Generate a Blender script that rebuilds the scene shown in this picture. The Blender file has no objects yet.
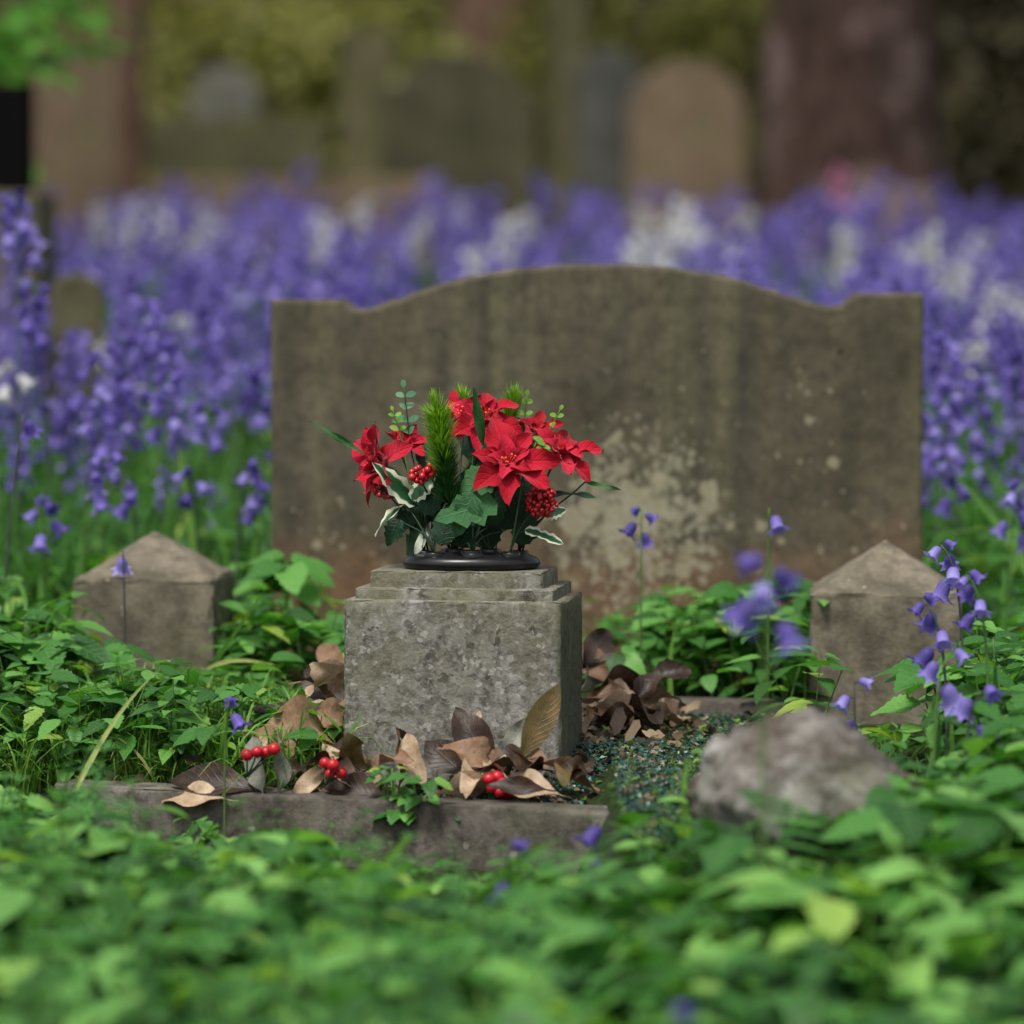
import bpy, math, random
import numpy as np
from mathutils import Vector, Matrix

random.seed(7); rng = np.random.default_rng(11)
PI = math.pi
scene = bpy.context.scene
COL = scene.collection

# ------------------------------------------------------------------ camera maths
FPX = 3500.0; CAMZ = 0.45; PITCH = math.atan(197.0/3500.0)
def P(px, py, Y):
    """world point at depth y=Y seen at photo pixel (px, py)"""
    cp, sp = math.cos(PITCH), math.sin(PITCH)
    x = px-512.0; v = 512.0-py
    d = Vector((x, FPX*cp + v*sp, -FPX*sp + v*cp))
    return Vector((0, 0, CAMZ)) + d*(Y/d.y)

# ------------------------------------------------------------------ mesh helpers
class MB:
    """collects vertices, faces, uvs; build() links them as ONE mesh object"""
    def __init__(s): s.V=[]; s.L=[]; s.C=[]; s.U=[]; s.M=[]; s.n=0
    def add(s, V, F, UV=None, mat=0):
        V = np.asarray(V, dtype=np.float32).reshape(-1,3)
        s.V.append(V)
        li = np.fromiter((i for f in F for i in f), dtype=np.int32)
        s.L.append(li+s.n); s.C.append(np.array([len(f) for f in F], dtype=np.int32))
        s.U.append(np.zeros((len(V),2),np.float32) if UV is None else np.asarray(UV,np.float32))
        s.M.append(np.full(len(F), mat, np.int32)); s.n += len(V)
    def merge(s, o, mat=None, M=None):
        """add proto MB o transformed by 4x4 M"""
        V,L,C,U,Mi = o.arr()
        if M is not None:
            M = np.array(M, dtype=np.float32); V = V@M[:3,:3].T + M[:3,3]
        s.V.append(V); s.L.append(L+s.n); s.C.append(C); s.U.append(U)
        s.M.append(Mi if mat is None else np.full(len(C),mat,np.int32)); s.n += len(V)
    def arr(s):
        if len(s.V)!=1:
            s.V=[np.concatenate(s.V)]; s.L=[np.concatenate(s.L)]; s.C=[np.concatenate(s.C)]
            s.U=[np.concatenate(s.U)]; s.M=[np.concatenate(s.M)]
        return s.V[0], s.L[0], s.C[0], s.U[0], s.M[0]
    def scatter(s, o, T):
        """T: (N,3,4) transforms of proto o"""
        if len(T)==0: return
        V,L,C,U,Mi = o.arr(); N=len(T); n=len(V)
        W = np.einsum('nij,vj->nvi', T[:,:,:3], V) + T[:,None,:,3]
        s.V.append(W.reshape(-1,3).astype(np.float32))
        s.L.append((L[None,:] + (np.arange(N)*n)[:,None]).reshape(-1).astype(np.int32)+s.n)
        s.C.append(np.tile(C,N)); s.U.append(np.tile(U,(N,1))); s.M.append(np.tile(Mi,N)); s.n += n*N
    def mesh(s, name, mats, smooth=True):
        V,L,C,U,Mi = s.arr()
        me = bpy.data.meshes.new(name)
        me.vertices.add(len(V)); me.vertices.foreach_set('co', V.reshape(-1))
        me.loops.add(len(L)); me.loops.foreach_set('vertex_index', L)
        me.polygons.add(len(C))
        st = np.zeros(len(C),np.int32); st[1:] = np.cumsum(C)[:-1]
        me.polygons.foreach_set('loop_start', st)
        me.polygons.foreach_set('material_index', Mi)
        uv = me.uv_layers.new(name='UVMap'); uv.data.foreach_set('uv', U[L].reshape(-1))
        for m in mats: me.materials.append(m)
        me.polygons.foreach_set('use_smooth', np.full(len(C), bool(smooth)))
        me.update(calc_edges=True); me.validate()
        return me
    def build(s, name, mats, parent=None, smooth=True):
        if not isinstance(mats,(list,tuple)): mats=[mats]
        o = bpy.data.objects.new(name, s.mesh(name, mats, smooth)); COL.objects.link(o)
        if parent: o.parent = parent
        return o

def tag(o, label=None, cat=None, group=None, kind=None):
    if label: o['label']=label
    if cat: o['category']=cat
    if group: o['group']=group
    if kind: o['kind']=kind
    return o
def thing(name, loc, label, cat, group=None):
    o = bpy.data.objects.new(name, None); COL.objects.link(o); o.location = loc
    o.empty_display_size=.05
    return tag(o, label, cat, group)
def inst(name, me, parent, M):
    o = bpy.data.objects.new(name, me); COL.objects.link(o); o.parent=parent; o.matrix_local = M
    return o

def frame(d, n, loc=(0,0,0), s=1.0):
    """matrix: local X along d, local Z near n"""
    X = Vector(d).normalized(); Z = Vector(n); Z = (Z - X*Z.dot(X))
    if Z.length<1e-4: Z = X.orthogonal()
    Z.normalize(); Y = Z.cross(X)
    M = Matrix(((X.x*s,Y.x*s,Z.x*s,loc[0]),(X.y*s,Y.y*s,Z.y*s,loc[1]),(X.z*s,Y.z*s,Z.z*s,loc[2]),(0,0,0,1)))
    return M

def leaf(L=1.0, W=.5, nseg=8, across=3, peak=.4, tooth=0.0, nteeth=7, fold=.18, curl=.15, twist=0, wave=0.0, blunt=1.0, seed=0, stalk=0.0):
    """leaf lying along +X, normal +Z; UV: u along, v across (0.5 = midrib)"""
    r = random.Random(seed); mb = MB(); V=[]; UV=[]; F=[]
    offs = {3:[-1,0,1], 5:[-1,-.5,0,.5,1]}[across]
    if tooth>0: nseg = nteeth*2
    z0=0; ang=0; x=0; z=0
    for i in range(nseg+1):
        t = i/nseg
        k = math.log(.5)/math.log(peak)
        w = math.sin(PI*min(1,max(0,t))**k)**blunt*W*.5 if 0<t<1 else 0.0
        w = max(w, .012*L if i==0 else .002*L)
        if tooth>0 and 0<i<nseg:
            w *= 1+tooth*(1 if i%2 else -1)
        a = -curl*t*2
        if i>0:
            x += L/nseg*math.cos(a); z += L/nseg*math.sin(a)
        wv = wave*math.sin(t*PI*3+r.random()*.6)
        for o in offs:
            up = abs(o)*fold*w + wv*o*abs(o)*L*.1
            tw = twist*t
            yy = o*w; xx = x - (abs(o)*w*.25 if tooth>0 else 0)
            V.append((xx, yy*math.cos(tw)-up*math.sin(tw), z+yy*math.sin(tw)+up*math.cos(tw)))
            UV.append((t, .5+.5*o))
    m = len(offs)
    for i in range(nseg):
        for j in range(m-1):
            a0=i*m+j; F.append((a0,a0+m,a0+m+1,a0+1))
    mb.add(V,F,UV)
    return mb

def tube(mb, pts, r0, r1=None, n=6, mat=0, cap=True):
    pts=[Vector(p) for p in pts]; r1 = r0 if r1 is None else r1
    V=[]; F=[]; UV=[]
    ref = Vector((0,0,1))
    for i,p in enumerate(pts):
        t = (pts[min(i+1,len(pts)-1)]-pts[max(i-1,0)]).normalized()
        if abs(t.dot(ref))>.95: rr=Vector((1,0,0))
        else: rr=ref
        a = t.cross(rr).normalized(); b=t.cross(a)
        k = i/(len(pts)-1); r = (r0[i] if isinstance(r0,(list,tuple)) else r0+(r1-r0)*k)
        for j in range(n):
            an=2*PI*j/n; q=p+(a*math.cos(an)+b*math.sin(an))*r; V.append(q); UV.append((k,j/n))
    for i in range(len(pts)-1):
        for j in range(n):
            j2=(j+1)%n; F.append((i*n+j,i*n+j2,(i+1)*n+j2,(i+1)*n+j))
    if cap: F.append(tuple(range(n))[::-1]); F.append(tuple((len(pts)-1)*n+j for j in range(n)))
    mb.add([tuple(v) for v in V],F,UV,mat)

def bez(a,b,c,d,n=8):
    a,b,c,d=map(Vector,(a,b,c,d)); out=[]
    for i in range(n+1):
        t=i/n; out.append(a*(1-t)**3+b*3*t*(1-t)**2+c*3*t*t*(1-t)+d*t**3)
    return out

def sphere(mb, c, r, nu=10, nv=7, sc=(1,1,1), mat=0, jit=0):
    V=[];F=[]
    for i in range(nv+1):
        th=PI*i/nv
        for j in range(nu):
            ph=2*PI*j/nu; k=1+random.uniform(-jit,jit)
            V.append((c[0]+r*k*sc[0]*math.sin(th)*math.cos(ph), c[1]+r*k*sc[1]*math.sin(th)*math.sin(ph), c[2]+r*k*sc[2]*math.cos(th)))
    for i in range(nv):
        for j in range(nu):
            j2=(j+1)%nu; F.append((i*nu+j,(i+1)*nu+j,(i+1)*nu+j2,i*nu+j2))
    mb.add(V,F,None,mat)

def prism(outline, y0, y1, bev=.004, chips=0, seed=0):
    """outline (x,z) ccw seen from -Y; extruded y0..y1 with rounded arrises"""
    r=random.Random(seed); n=len(outline); cx=sum(p[0] for p in outline)/n; cz=sum(p[1] for p in outline)/n
    def inset(d):
        out=[]
        for i in range(n):
            a=Vector(outline[i-1]); b=Vector(outline[i]); c=Vector(outline[(i+1)%n])
            e1=(b-a).normalized(); e2=(c-b).normalized()
            n1=Vector((-e1.y,e1.x)); n2=Vector((-e2.y,e2.x)); m=(n1+n2)
            if m.length<1e-5: m=n1
            m.normalize(); k=d/max(.35,m.dot(n1)); out.append(b+m*k)
        return out
    rings=[(inset(bev),y0),(inset(bev*.3),y0+bev*.3),(inset(0),y0+bev),(inset(0),y1-bev),(inset(bev*.3),y1-bev*.3),(inset(bev),y1)]
    V=[];F=[]
    jit=[r.uniform(-1,1)*chips if r.random()<.5 else 0 for _ in range(n)]
    for ri,(ring,y) in enumerate(rings):
        for i,p in enumerate(ring): V.append((p.x, y, p.y-abs(jit[i])*(1 if ri<3 else .3)))
    for k in range(len(rings)-1):
        for i in range(n):
            i2=(i+1)%n; F.append((k*n+i2,k*n+i,(k+1)*n+i,(k+1)*n+i2)[::-1])
    F.append(tuple(range(n))); F.append(tuple(5*n+i for i in range(n))[::-1])
    mb=MB(); mb.add(V,F); return mb

def worn_box(x0,x1,y0,y1,z0,z1,bev=.004,sub=.02,rough=.0008,seed=0, mb=None):
    """box with rounded, slightly worn edges, built as a displaced grid"""
    r=random.Random(seed); mb = mb or MB()
    def lines(a,b):
        n=max(1,int(round((b-a-2*bev)/sub))); inner=[a+bev+(b-a-2*bev)*i/n for i in range(n+1)]
        return [a,a+bev*.3]+inner+[b-bev*.3,b]
    X,Y,Z=lines(x0,x1),lines(y0,y1),lines(z0,z1)
    idx={}; V=[]; F=[]
    c=Vector(((x0+x1)/2,(y0+y1)/2,(z0+z1)/2)); h=Vector(((x1-x0)/2,(y1-y0)/2,(z1-z0)/2))
    def vert(i,j,k):
        key=(i,j,k)
        if key in idx: return idx[key]
        p=Vector((X[i],Y[j],Z[k]))-c; core=Vector((max(-h.x+bev,min(h.x-bev,p.x)),max(-h.y+bev,min(h.y-bev,p.y)),max(-h.z+bev,min(h.z-bev,p.z))))
        d=p-core
        if d.length>1e-7: 
            m=max(abs(d.x),abs(d.y),abs(d.z)); q=core+d.normalized()*bev*(m/bev if m<bev else 1)
            if m>=bev*.999: q=core+d.normalized()*bev
        else: q=p
        edge = sum(1 for a,b in ((p.x,h.x),(p.y,h.y),(p.z,h.z)) if abs(abs(a)-b)<1e-6+bev*.5)
        q=q+Vector((r.gauss(0,1),r.gauss(0,1),r.gauss(0,1)))*rough*(1.6 if edge>1 else 1)
        V.append(tuple(q+c)); idx[key]=len(V)-1; return idx[key]
    nx,ny,nz=len(X)-1,len(Y)-1,len(Z)-1
    for i in range(nx):
        for j in range(ny):
            F.append((vert(i,j,nz),vert(i+1,j,nz),vert(i+1,j+1,nz),vert(i,j+1,nz)))
            F.append((vert(i,j,0),vert(i,j+1,0),vert(i+1,j+1,0),vert(i+1,j,0)))
    for i in range(nx):
        for k in range(nz):
            F.append((vert(i,0,k),vert(i+1,0,k),vert(i+1,0,k+1),vert(i,0,k+1)))
            F.append((vert(i,ny,k),vert(i,ny,k+1),vert(i+1,ny,k+1),vert(i+1,ny,k)))
    for j in range(ny):
        for k in range(nz):
            F.append((vert(0,j,k),vert(0,j,k+1),vert(0,j+1,k+1),vert(0,j+1,k)))
            F.append((vert(nx,j,k),vert(nx,j+1,k),vert(nx,j+1,k+1),vert(nx,j,k+1)))
    mb.add(V,F); return mb

# ------------------------------------------------------------------ materials
class NT:
    def __init__(s,name):
        s.m=bpy.data.materials.new(name); s.m.use_nodes=True; s.t=s.m.node_tree; s.t.nodes.clear()
        s.out=s.n('ShaderNodeOutputMaterial')
    def n(s,typ,**kw):
        nd=s.t.nodes.new(typ)
        for k,v in kw.items():
            if k.startswith('i_'):
                nm=k[2:].replace('_',' ')
                nd.inputs[nm].default_value=v
            else: setattr(nd,k,v)
        return nd
    def l(s,a,b): s.t.links.new(a,b)
    def coord(s,scale=(1,1,1),kind='Object',rot=(0,0,0)):
        tc=s.n('ShaderNodeTexCoord'); mp=s.n('ShaderNodeMapping'); mp.inputs['Scale'].default_value=scale; mp.inputs['Rotation'].default_value=rot
        s.l(tc.outputs[kind],mp.inputs['Vector']); return mp.outputs['Vector']
    def noise(s,vec,scale,detail=4,rough=.55,dist=0):
        nd=s.n('ShaderNodeTexNoise'); nd.inputs['Scale'].default_value=scale; nd.inputs['Detail'].default_value=detail
        nd.inputs['Roughness'].default_value=rough; nd.inputs['Distortion'].default_value=dist
        if vec is not None: s.l(vec,nd.inputs['Vector'])
        return nd.outputs['Fac']
    def vor(s,vec,scale,feature='F1',rand=1):
        nd=s.n('ShaderNodeTexVoronoi',feature=feature); nd.inputs['Scale'].default_value=scale; nd.inputs['Randomness'].default_value=rand
        s.l(vec,nd.inputs['Vector']); return nd
    def ramp(s,fac,stops,interp='LINEAR'):
        nd=s.n('ShaderNodeValToRGB'); cr=nd.color_ramp; cr.interpolation=interp
        while len(cr.elements)<len(stops): cr.elements.new(.5)
        for e,(p,c) in zip(cr.elements,stops):
            e.position=p
            if not hasattr(c,'__len__'): c=(c,c,c)
            e.color=(c[0],c[1],c[2],1)
        s.l(fac,nd.inputs['Fac']); return nd.outputs['Color']
    def mix(s,fac,a,b,mode='MIX'):
        nd=s.n('ShaderNodeMix',data_type='RGBA',blend_type=mode)
        def put(sock,v):
            if isinstance(v,bpy.types.NodeSocket): s.l(v,sock)
            elif hasattr(v,'__len__'): sock.default_value=(v[0],v[1],v[2],1)
            else: sock.default_value=v
        put(nd.inputs[0],fac); put(nd.inputs[6],a); put(nd.inputs[7],b); return nd.outputs[2]
    def math(s,op,a,b=None,clamp=False):
        nd=s.n('ShaderNodeMath',operation=op); nd.use_clamp=clamp
        for i,v in enumerate((a,b)):
            if v is None: continue
            if isinstance(v,bpy.types.NodeSocket): s.l(v,nd.inputs[i])
            else: nd.inputs[i].default_value=v
        return nd.outputs[0]
    def bump(s,h,strength=.5,dist=.002):
        nd=s.n('ShaderNodeBump'); nd.inputs['Strength'].default_value=strength; nd.inputs['Distance'].default_value=dist
        s.l(h,nd.inputs['Height']); return nd.outputs['Normal']
    def sep(s,vec):
        nd=s.n('ShaderNodeSeparateXYZ'); s.l(vec,nd.inputs[0]); return nd.outputs
    def pbr(s,col,rough=.8,normal=None,spec=.3,trans=0,tcol=None,sheen=0):
        b=s.n('ShaderNodeBsdfPrincipled')
        if isinstance(col,bpy.types.NodeSocket): s.l(col,b.inputs['Base Color'])
        else: b.inputs['Base Color'].default_value=(*col,1)
        if isinstance(rough,bpy.types.NodeSocket): s.l(rough,b.inputs['Roughness'])
        else: b.inputs['Roughness'].default_value=rough
        b.inputs['Specular IOR Level'].default_value=spec
        if sheen: b.inputs['Sheen Weight'].default_value=sheen
        if normal is not None: s.l(normal,b.inputs['Normal'])
        o=b.outputs[0]
        if trans>0:
            t=s.n('ShaderNodeBsdfTranslucent'); tc = tcol if tcol is not None else col
            if isinstance(tc,bpy.types.NodeSocket): s.l(tc,t.inputs['Color'])
            else: t.inputs['Color'].default_value=(*tc,1)
            m=s.n('ShaderNodeMixShader'); m.inputs[0].default_value=trans; s.l(o,m.inputs[1]); s.l(t.outputs[0],m.inputs[2]); o=m.outputs[0]
        s.l(o,s.out.inputs['Surface']); return s.m

def foliage(name, dark, mid, light, rough=.45, trans=.35, spec=.35, vein=.25, yellow=None):
    k=NT(name); g=k.n('ShaderNodeNewGeometry'); oi=k.n('ShaderNodeObjectInfo')
    r=k.math('FRACT', k.math('ADD',g.outputs['Random Per Island'],oi.outputs['Random']))
    stops=[(0,dark),(.5,mid),(.93,light)]
    if yellow: stops.append((.985,yellow))
    c=k.ramp(r,stops)
    big=k.noise(k.coord(),6,3); c=k.mix(k.ramp(big,[(.35,0),(.7,1)]),c,k.mix(1.0,c,(.72,.8,.78),'MULTIPLY'))
    uv=k.coord(kind='UV'); s=k.sep(uv); rib=k.math('ABSOLUTE',k.math('SUBTRACT',s[1],.5))
    w=k.n('ShaderNodeTexWave',wave_type='BANDS',bands_direction='X'); w.inputs['Scale'].default_value=2.2; w.inputs['Distortion'].default_value=0
    sh=k.n('ShaderNodeCombineXYZ'); k.l(k.math('ADD',s[0],k.math('MULTIPLY',rib,-.5)),sh.inputs[0]); k.l(sh.outputs[0],w.inputs['Vector'])
    vs=k.ramp(w.outputs['Fac'],[(.86,0),(1,1)]); rs=k.ramp(rib,[(0,1),(.05,0)])
    vv=k.mix(1.0,vs,rs,'LIGHTEN')
    c2=k.mix(k.mix(1.0,vv,(vein,)*3,'MULTIPLY'),c,light)
    nrm=k.bump(k.mix(1.0,vv,k.noise(k.coord(),260,2),'ADD'),.5,.0012)
    tc=k.mix(1.0,c2,(1.2,1.35,.5),'MULTIPLY')
    return k.pbr(c2,rough,nrm,spec,trans,tc)

def simple(name,col,rough=.6,var=.3,scale=40,spec=.3,trans=0,bump=.2,sheen=0,bd=.001,col2=None):
    k=NT(name); v=k.coord(); n=k.noise(v,scale,4)
    dark=tuple(c*(1-var) for c in col); c=k.ramp(n,[(.3,dark),(.7,col2 or tuple(min(1,c*(1+var)) for c in col))])
    return k.pbr(c,rough,k.bump(n,bump,bd) if bump else None,spec,trans,None,sheen)

def stone(name, base, dark, pale, lichen, lichen_amt=.5, spot_scale=60, grain=220, warm=None, streak=None, green=None, bump=.6, soot=.3):
    """weathered stone: broad stains, grain, lichen rosettes"""
    k=NT(name); v=k.coord()
    big=k.noise(v,5,5,.6,.4); c=k.ramp(big,[(.34,dark),(.5,base),(.66,pale)])
    if streak:
        vs=k.coord((9,9,.7)); st=k.noise(vs,2.2,4,.6); c=k.mix(k.ramp(st,[(.4,0),(.72,1)]),c,streak)
    mid=k.noise(v,34,5,.7); c=k.mix(k.ramp(mid,[(.38,.75*soot+.1),(.6,0)]),c,tuple(x*.45 for x in dark))
    fine=k.noise(v,grain,3,.7); c=k.mix(k.ramp(fine,[(.3,.55),(.7,0)]),c,k.mix(1.0,c,(.55,.52,.5),'MULTIPLY'))
    if green:
        gn=k.noise(v,7,4,.6); c=k.mix(k.ramp(gn,[(.5,0),(.75,.7)]),c,green)
    wv=k.n('ShaderNodeVectorMath',operation='ADD'); nn=k.n('ShaderNodeTexNoise'); nn.inputs['Scale'].default_value=90; k.l(v,nn.inputs['Vector'])
    sc=k.n('ShaderNodeVectorMath',operation='SCALE'); sc.inputs['Scale'].default_value=.012; k.l(nn.outputs['Color'],sc.inputs[0]); k.l(v,wv.inputs[0]); k.l(sc.outputs[0],wv.inputs[1])
    vo=k.vor(wv.outputs[0],spot_scale); rnd=k.sep(vo.outputs['Color'])[0]
    rad=k.math('MULTIPLY',k.math('SUBTRACT',rnd,1-lichen_amt),.9)
    spot=k.math('LESS_THAN',vo.outputs['Distance'],rad)
    lm=k.math('MULTIPLY',spot,k.ramp(k.noise(v,16,3),[(.4,.15),(.62,.9)]))
    c=k.mix(lm,c,lichen)
    h=k.math('ADD',k.math('MULTIPLY',fine,.5),k.math('ADD',mid,k.math('MULTIPLY',lm,.25)))
    return k.pbr(c,.93,k.bump(h,bump,.0025),.2)

M={}
M['leaf_fg']=foliage('leaf_foreground',(.012,.060,.014),(.062,.21,.036),(.23,.47,.11),yellow=(.33,.50,.10))
M['leaf_herb']=foliage('leaf_herb',(.020,.085,.016),(.062,.210,.034),(.17,.40,.080),yellow=(.30,.42,.07))
M['goose']=foliage('cleavers',(.045,.160,.040),(.075,.235,.055),(.15,.36,.085),rough=.6,vein=0)
M['grass']=foliage('grass_blades',(.06,.16,.020),(.12,.28,.035),(.25,.44,.09),rough=.5,vein=0,yellow=(.45,.42,.15))
M['strap']=foliage('strap_leaves',(.03,.10,.018),(.06,.18,.03),(.14,.32,.06),rough=.45,vein=0)
M['stem']=simple('green_stem',(.09,.18,.04),.5,.3,60,trans=.15)
M['purple_stem']=simple('dark_flower_stalk',(.055,.06,.06),.5,.3,60)

def bellmat(name,a,b,c):
    k=NT(name); g=k.n('ShaderNodeNewGeometry'); oi=k.n('ShaderNodeObjectInfo')
    r=k.math('FRACT',k.math('ADD',g.outputs['Random Per Island'],oi.outputs['Random']))
    col=k.ramp(r,[(0,a),(.55,b),(1,c)])
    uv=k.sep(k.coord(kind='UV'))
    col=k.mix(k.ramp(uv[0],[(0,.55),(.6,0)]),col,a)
    return k.pbr(col,.5,None,.25,.45)
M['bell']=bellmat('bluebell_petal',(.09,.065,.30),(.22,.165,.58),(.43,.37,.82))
M['bell_white']=bellmat('white_bell_petal',(.5,.5,.5),(.66,.66,.68),(.8,.8,.82))
M['bell_pink']=bellmat('pink_bell_petal',(.6,.18,.38),(.7,.25,.45),(.8,.4,.55))

# headstone: streaked brown-grey sandstone with pale lichen low in the middle
def headstone_mat():
    k=NT('headstone_sandstone'); v=k.coord(); s=k.sep(v)
    big=k.noise(v,4.5,5,.6,.5)
    c=k.ramp(big,[(.3,(.066,.058,.036)),(.5,(.115,.098,.064)),(.72,(.175,.15,.102))])
    st=k.noise(k.coord((11,11,.9)),1.7,5,.6); c=k.mix(k.ramp(st,[(.42,0),(.68,.75)]),c,(.050,.049,.038))
    st2=k.noise(k.coord((16,16,1.1)),1.3,3); c=k.mix(k.ramp(st2,[(.5,0),(.70,.6)]),c,(.16,.15,.08))
    # bare reddish stone near the foot
    foot=k.math('ADD',k.math('MULTIPLY',s[2],-5.0),k.math('ADD',k.math('MULTIPLY',k.noise(v,9,4),1.0),.50))
    c=k.mix(k.ramp(foot,[(-.0,0),(.45,.85)]),c,(.185,.105,.058))
    mid=k.noise(v,38,6,.75); c=k.mix(k.ramp(mid,[(.36,.6),(.58,0)]),c,(.028,.026,.020)); c=k.mix(k.ramp(k.noise(v,28,5,.7,.5),[(.54,0),(.72,.45)]),c,(.17,.15,.10))
    fine=k.noise(v,300,3,.7); c=k.mix(k.ramp(fine,[(.3,.45),(.65,0)]),c,k.mix(1.0,c,(.5,.5,.5),'MULTIPLY'))
    # lichen patch mask: x ~ +.03..+.16, z ~ .1...28 ; smaller one at the left foot
    def blob(cx,cz,rx,rz,e=1):
        dx=k.math('DIVIDE',k.math('SUBTRACT',s[0],cx),rx); dz=k.math('DIVIDE',k.math('SUBTRACT',s[2],cz),rz)
        return k.math('SUBTRACT',1.0,k.math('ADD',k.math('MULTIPLY',dx,dx),k.math('MULTIPLY',dz,dz)),True)
    m1=blob(.04,.19,.14,.15); m2=blob(-.30,.12,.12,.14); m3=blob(.12,.22,.36,.28)
    mask=k.math('ADD',k.math('MULTIPLY',m1,1.0),k.math('ADD',k.math('MULTIPLY',m2,.42),k.math('MULTIPLY',m3,.40)))
    patch=k.math('ADD',k.math('MULTIPLY',mask,.25),k.noise(v,15,7,.78,.4))
    pm=k.ramp(patch,[(.66,0),(.80,.50)])
    pm=k.mix(k.ramp(k.noise(v,55,5,.75),[(.49,1),(.61,0)]),pm,(0,0,0))
    pc=k.ramp(k.noise(v,45,4),[(.35,(.22,.205,.12)),(.65,(.40,.385,.28))])
    c=k.mix(pm,c,pc)
    for sc_,th,am,cc in ((34,.56,.7,(.30,.27,.18)),(75,.56,.7,(.27,.25,.17)),(130,.60,.6,(.30,.28,.21))):
        wv=k.n('ShaderNodeVectorMath',operation='ADD'); nn=k.n('ShaderNodeTexNoise'); nn.inputs['Scale'].default_value=120; k.l(v,nn.inputs['Vector'])
        sc=k.n('ShaderNodeVectorMath',operation='SCALE'); sc.inputs['Scale'].default_value=.008; k.l(nn.outputs['Color'],sc.inputs[0]); k.l(v,wv.inputs[0]); k.l(sc.outputs[0],wv.inputs[1])
        vo=k.vor(wv.outputs[0],sc_); rnd=k.sep(vo.outputs['Color'])[0]
        q=k.math('MULTIPLY',k.math('SUBTRACT',k.math('ADD',k.math('MULTIPLY',rnd,.7),k.math('MULTIPLY',mask,.5)),th),1.1)
        spot=k.ramp(k.math('SUBTRACT',q,vo.outputs['Distance']),[(0,0),(.12,am)])
        c=k.mix(spot,c,cc)
    h=k.math('ADD',k.math('MULTIPLY',fine,.4),mid)
    return k.pbr(c,.92,k.bump(h,.5,.002),.18)
M['headstone']=headstone_mat()

def block_mat():
    k=NT('lichened_concrete'); v=k.coord(); s=k.sep(v)
    big=k.noise(v,12,4,.6); c=k.ramp(big,[(.3,(.145,.136,.10)),(.5,(.215,.207,.175)),(.7,(.29,.285,.26))])
    n1=k.noise(v,70,6,.72,.4); c=k.mix(k.ramp(n1,[(.38,.8),(.56,0)]),c,(.055,.052,.043))
    n2=k.noise(v,190,4,.7); c=k.mix(k.ramp(n2,[(.50,0),(.72,.6)]),c,(.36,.355,.33)); n2=k.noise(v,190,4,.7)
    # dark crust blotches
    wv=k.n('ShaderNodeVectorMath',operation='ADD'); nn=k.n('ShaderNodeTexNoise'); nn.inputs['Scale'].default_value=110; k.l(v,nn.inputs['Vector'])
    sc=k.n('ShaderNodeVectorMath',operation='SCALE'); sc.inputs['Scale'].default_value=.012; k.l(nn.outputs['Color'],sc.inputs[0]); k.l(v,wv.inputs[0]); k.l(sc.outputs[0],wv.inputs[1])
    for scl,th,col,am in ((85,.62,(.045,.043,.036),.75),(48,.82,(.045,.043,.036),.6),(150,.62,(.38,.37,.33),.6),(70,.84,(.33,.325,.29),.5)):
        vo=k.vor(wv.outputs[0],scl); rnd=k.sep(vo.outputs['Color'])[1]
        q=k.math('SUBTRACT',k.math('MULTIPLY',k.math('SUBTRACT',rnd,th),1.6),vo.outputs['Distance'])
        c=k.mix(k.ramp(q,[(0,0),(.08,am)]),c,col)
    # green algae on the right flank and warm lichen near the top left
    al=k.math('ADD',k.math('MULTIPLY',k.math('SUBTRACT',s[0],.104),90.0),k.math('MULTIPLY',k.noise(v,60,3),.6),True)
    c=k.mix(k.math('MULTIPLY',k.ramp(al,[(.3,0),(.8,.75)]),1.0),c,(.058,.062,.032))
    ye=k.ramp(k.math('ADD',k.noise(v,22,4,.6),k.math('MULTIPLY',s[2],1.7)),[(.66,0),(.88,.75)])
    c=k.mix(ye,c,(.135,.13,.078))
    h=k.math('ADD',n1,k.math('MULTIPLY',n2,.7))
    return k.pbr(c,.95,k.bump(h,.7,.0025),.15)
M['block']=block_mat()
M['post']=stone('sandstone_post',(.225,.195,.145),(.125,.112,.078),(.32,.285,.225),(.42,.39,.32),.24,60,200,green=(.085,.088,.040),bump=.9,soot=.75)
M['kerb']=stone('kerb_stone',(.145,.13,.11),(.075,.066,.054),(.24,.22,.19),(.32,.31,.27),.35,45,200,green=(.06,.07,.03),soot=1.0,bump=.9)
M['rock']=stone('rough_rock',(.20,.19,.172),(.085,.062,.044),(.44,.44,.42),(.46,.45,.43),.25,60,160,green=(.10,.11,.05),soot=.9,bump=1)
M['mossy']=stone('mossy_gravestone',(.17,.155,.08),(.12,.11,.06),(.22,.20,.11),(.3,.3,.2),.2,16,60,green=(.19,.20,.06),bump=.5)
M['brown_stone']=stone('brown_gravestone',(.25,.175,.115),(.18,.135,.085),(.29,.215,.14),(.2,.19,.11),.2,16,60,green=(.19,.20,.08))
M['grey_stone']=stone('grey_gravestone',(.14,.14,.125),(.10,.10,.085),(.19,.19,.17),(.2,.2,.17),.2,16,60,green=(.06,.07,.04))
M['pale_stone']=stone('pale_gravestone',(.26,.25,.21),(.18,.17,.12),(.32,.31,.27),(.45,.45,.4),.2,16,60,green=(.2,.22,.12))
M['dark_stone']=stone('dark_gravestone',(.12,.11,.062),(.08,.075,.045),(.16,.15,.085),(.1,.1,.07),.15,16,60,green=(.05,.055,.02))
M['black_stone']=simple('black_granite',(.003,.003,.003),.8,.3,200,spec=.05,bump=0)

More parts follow.
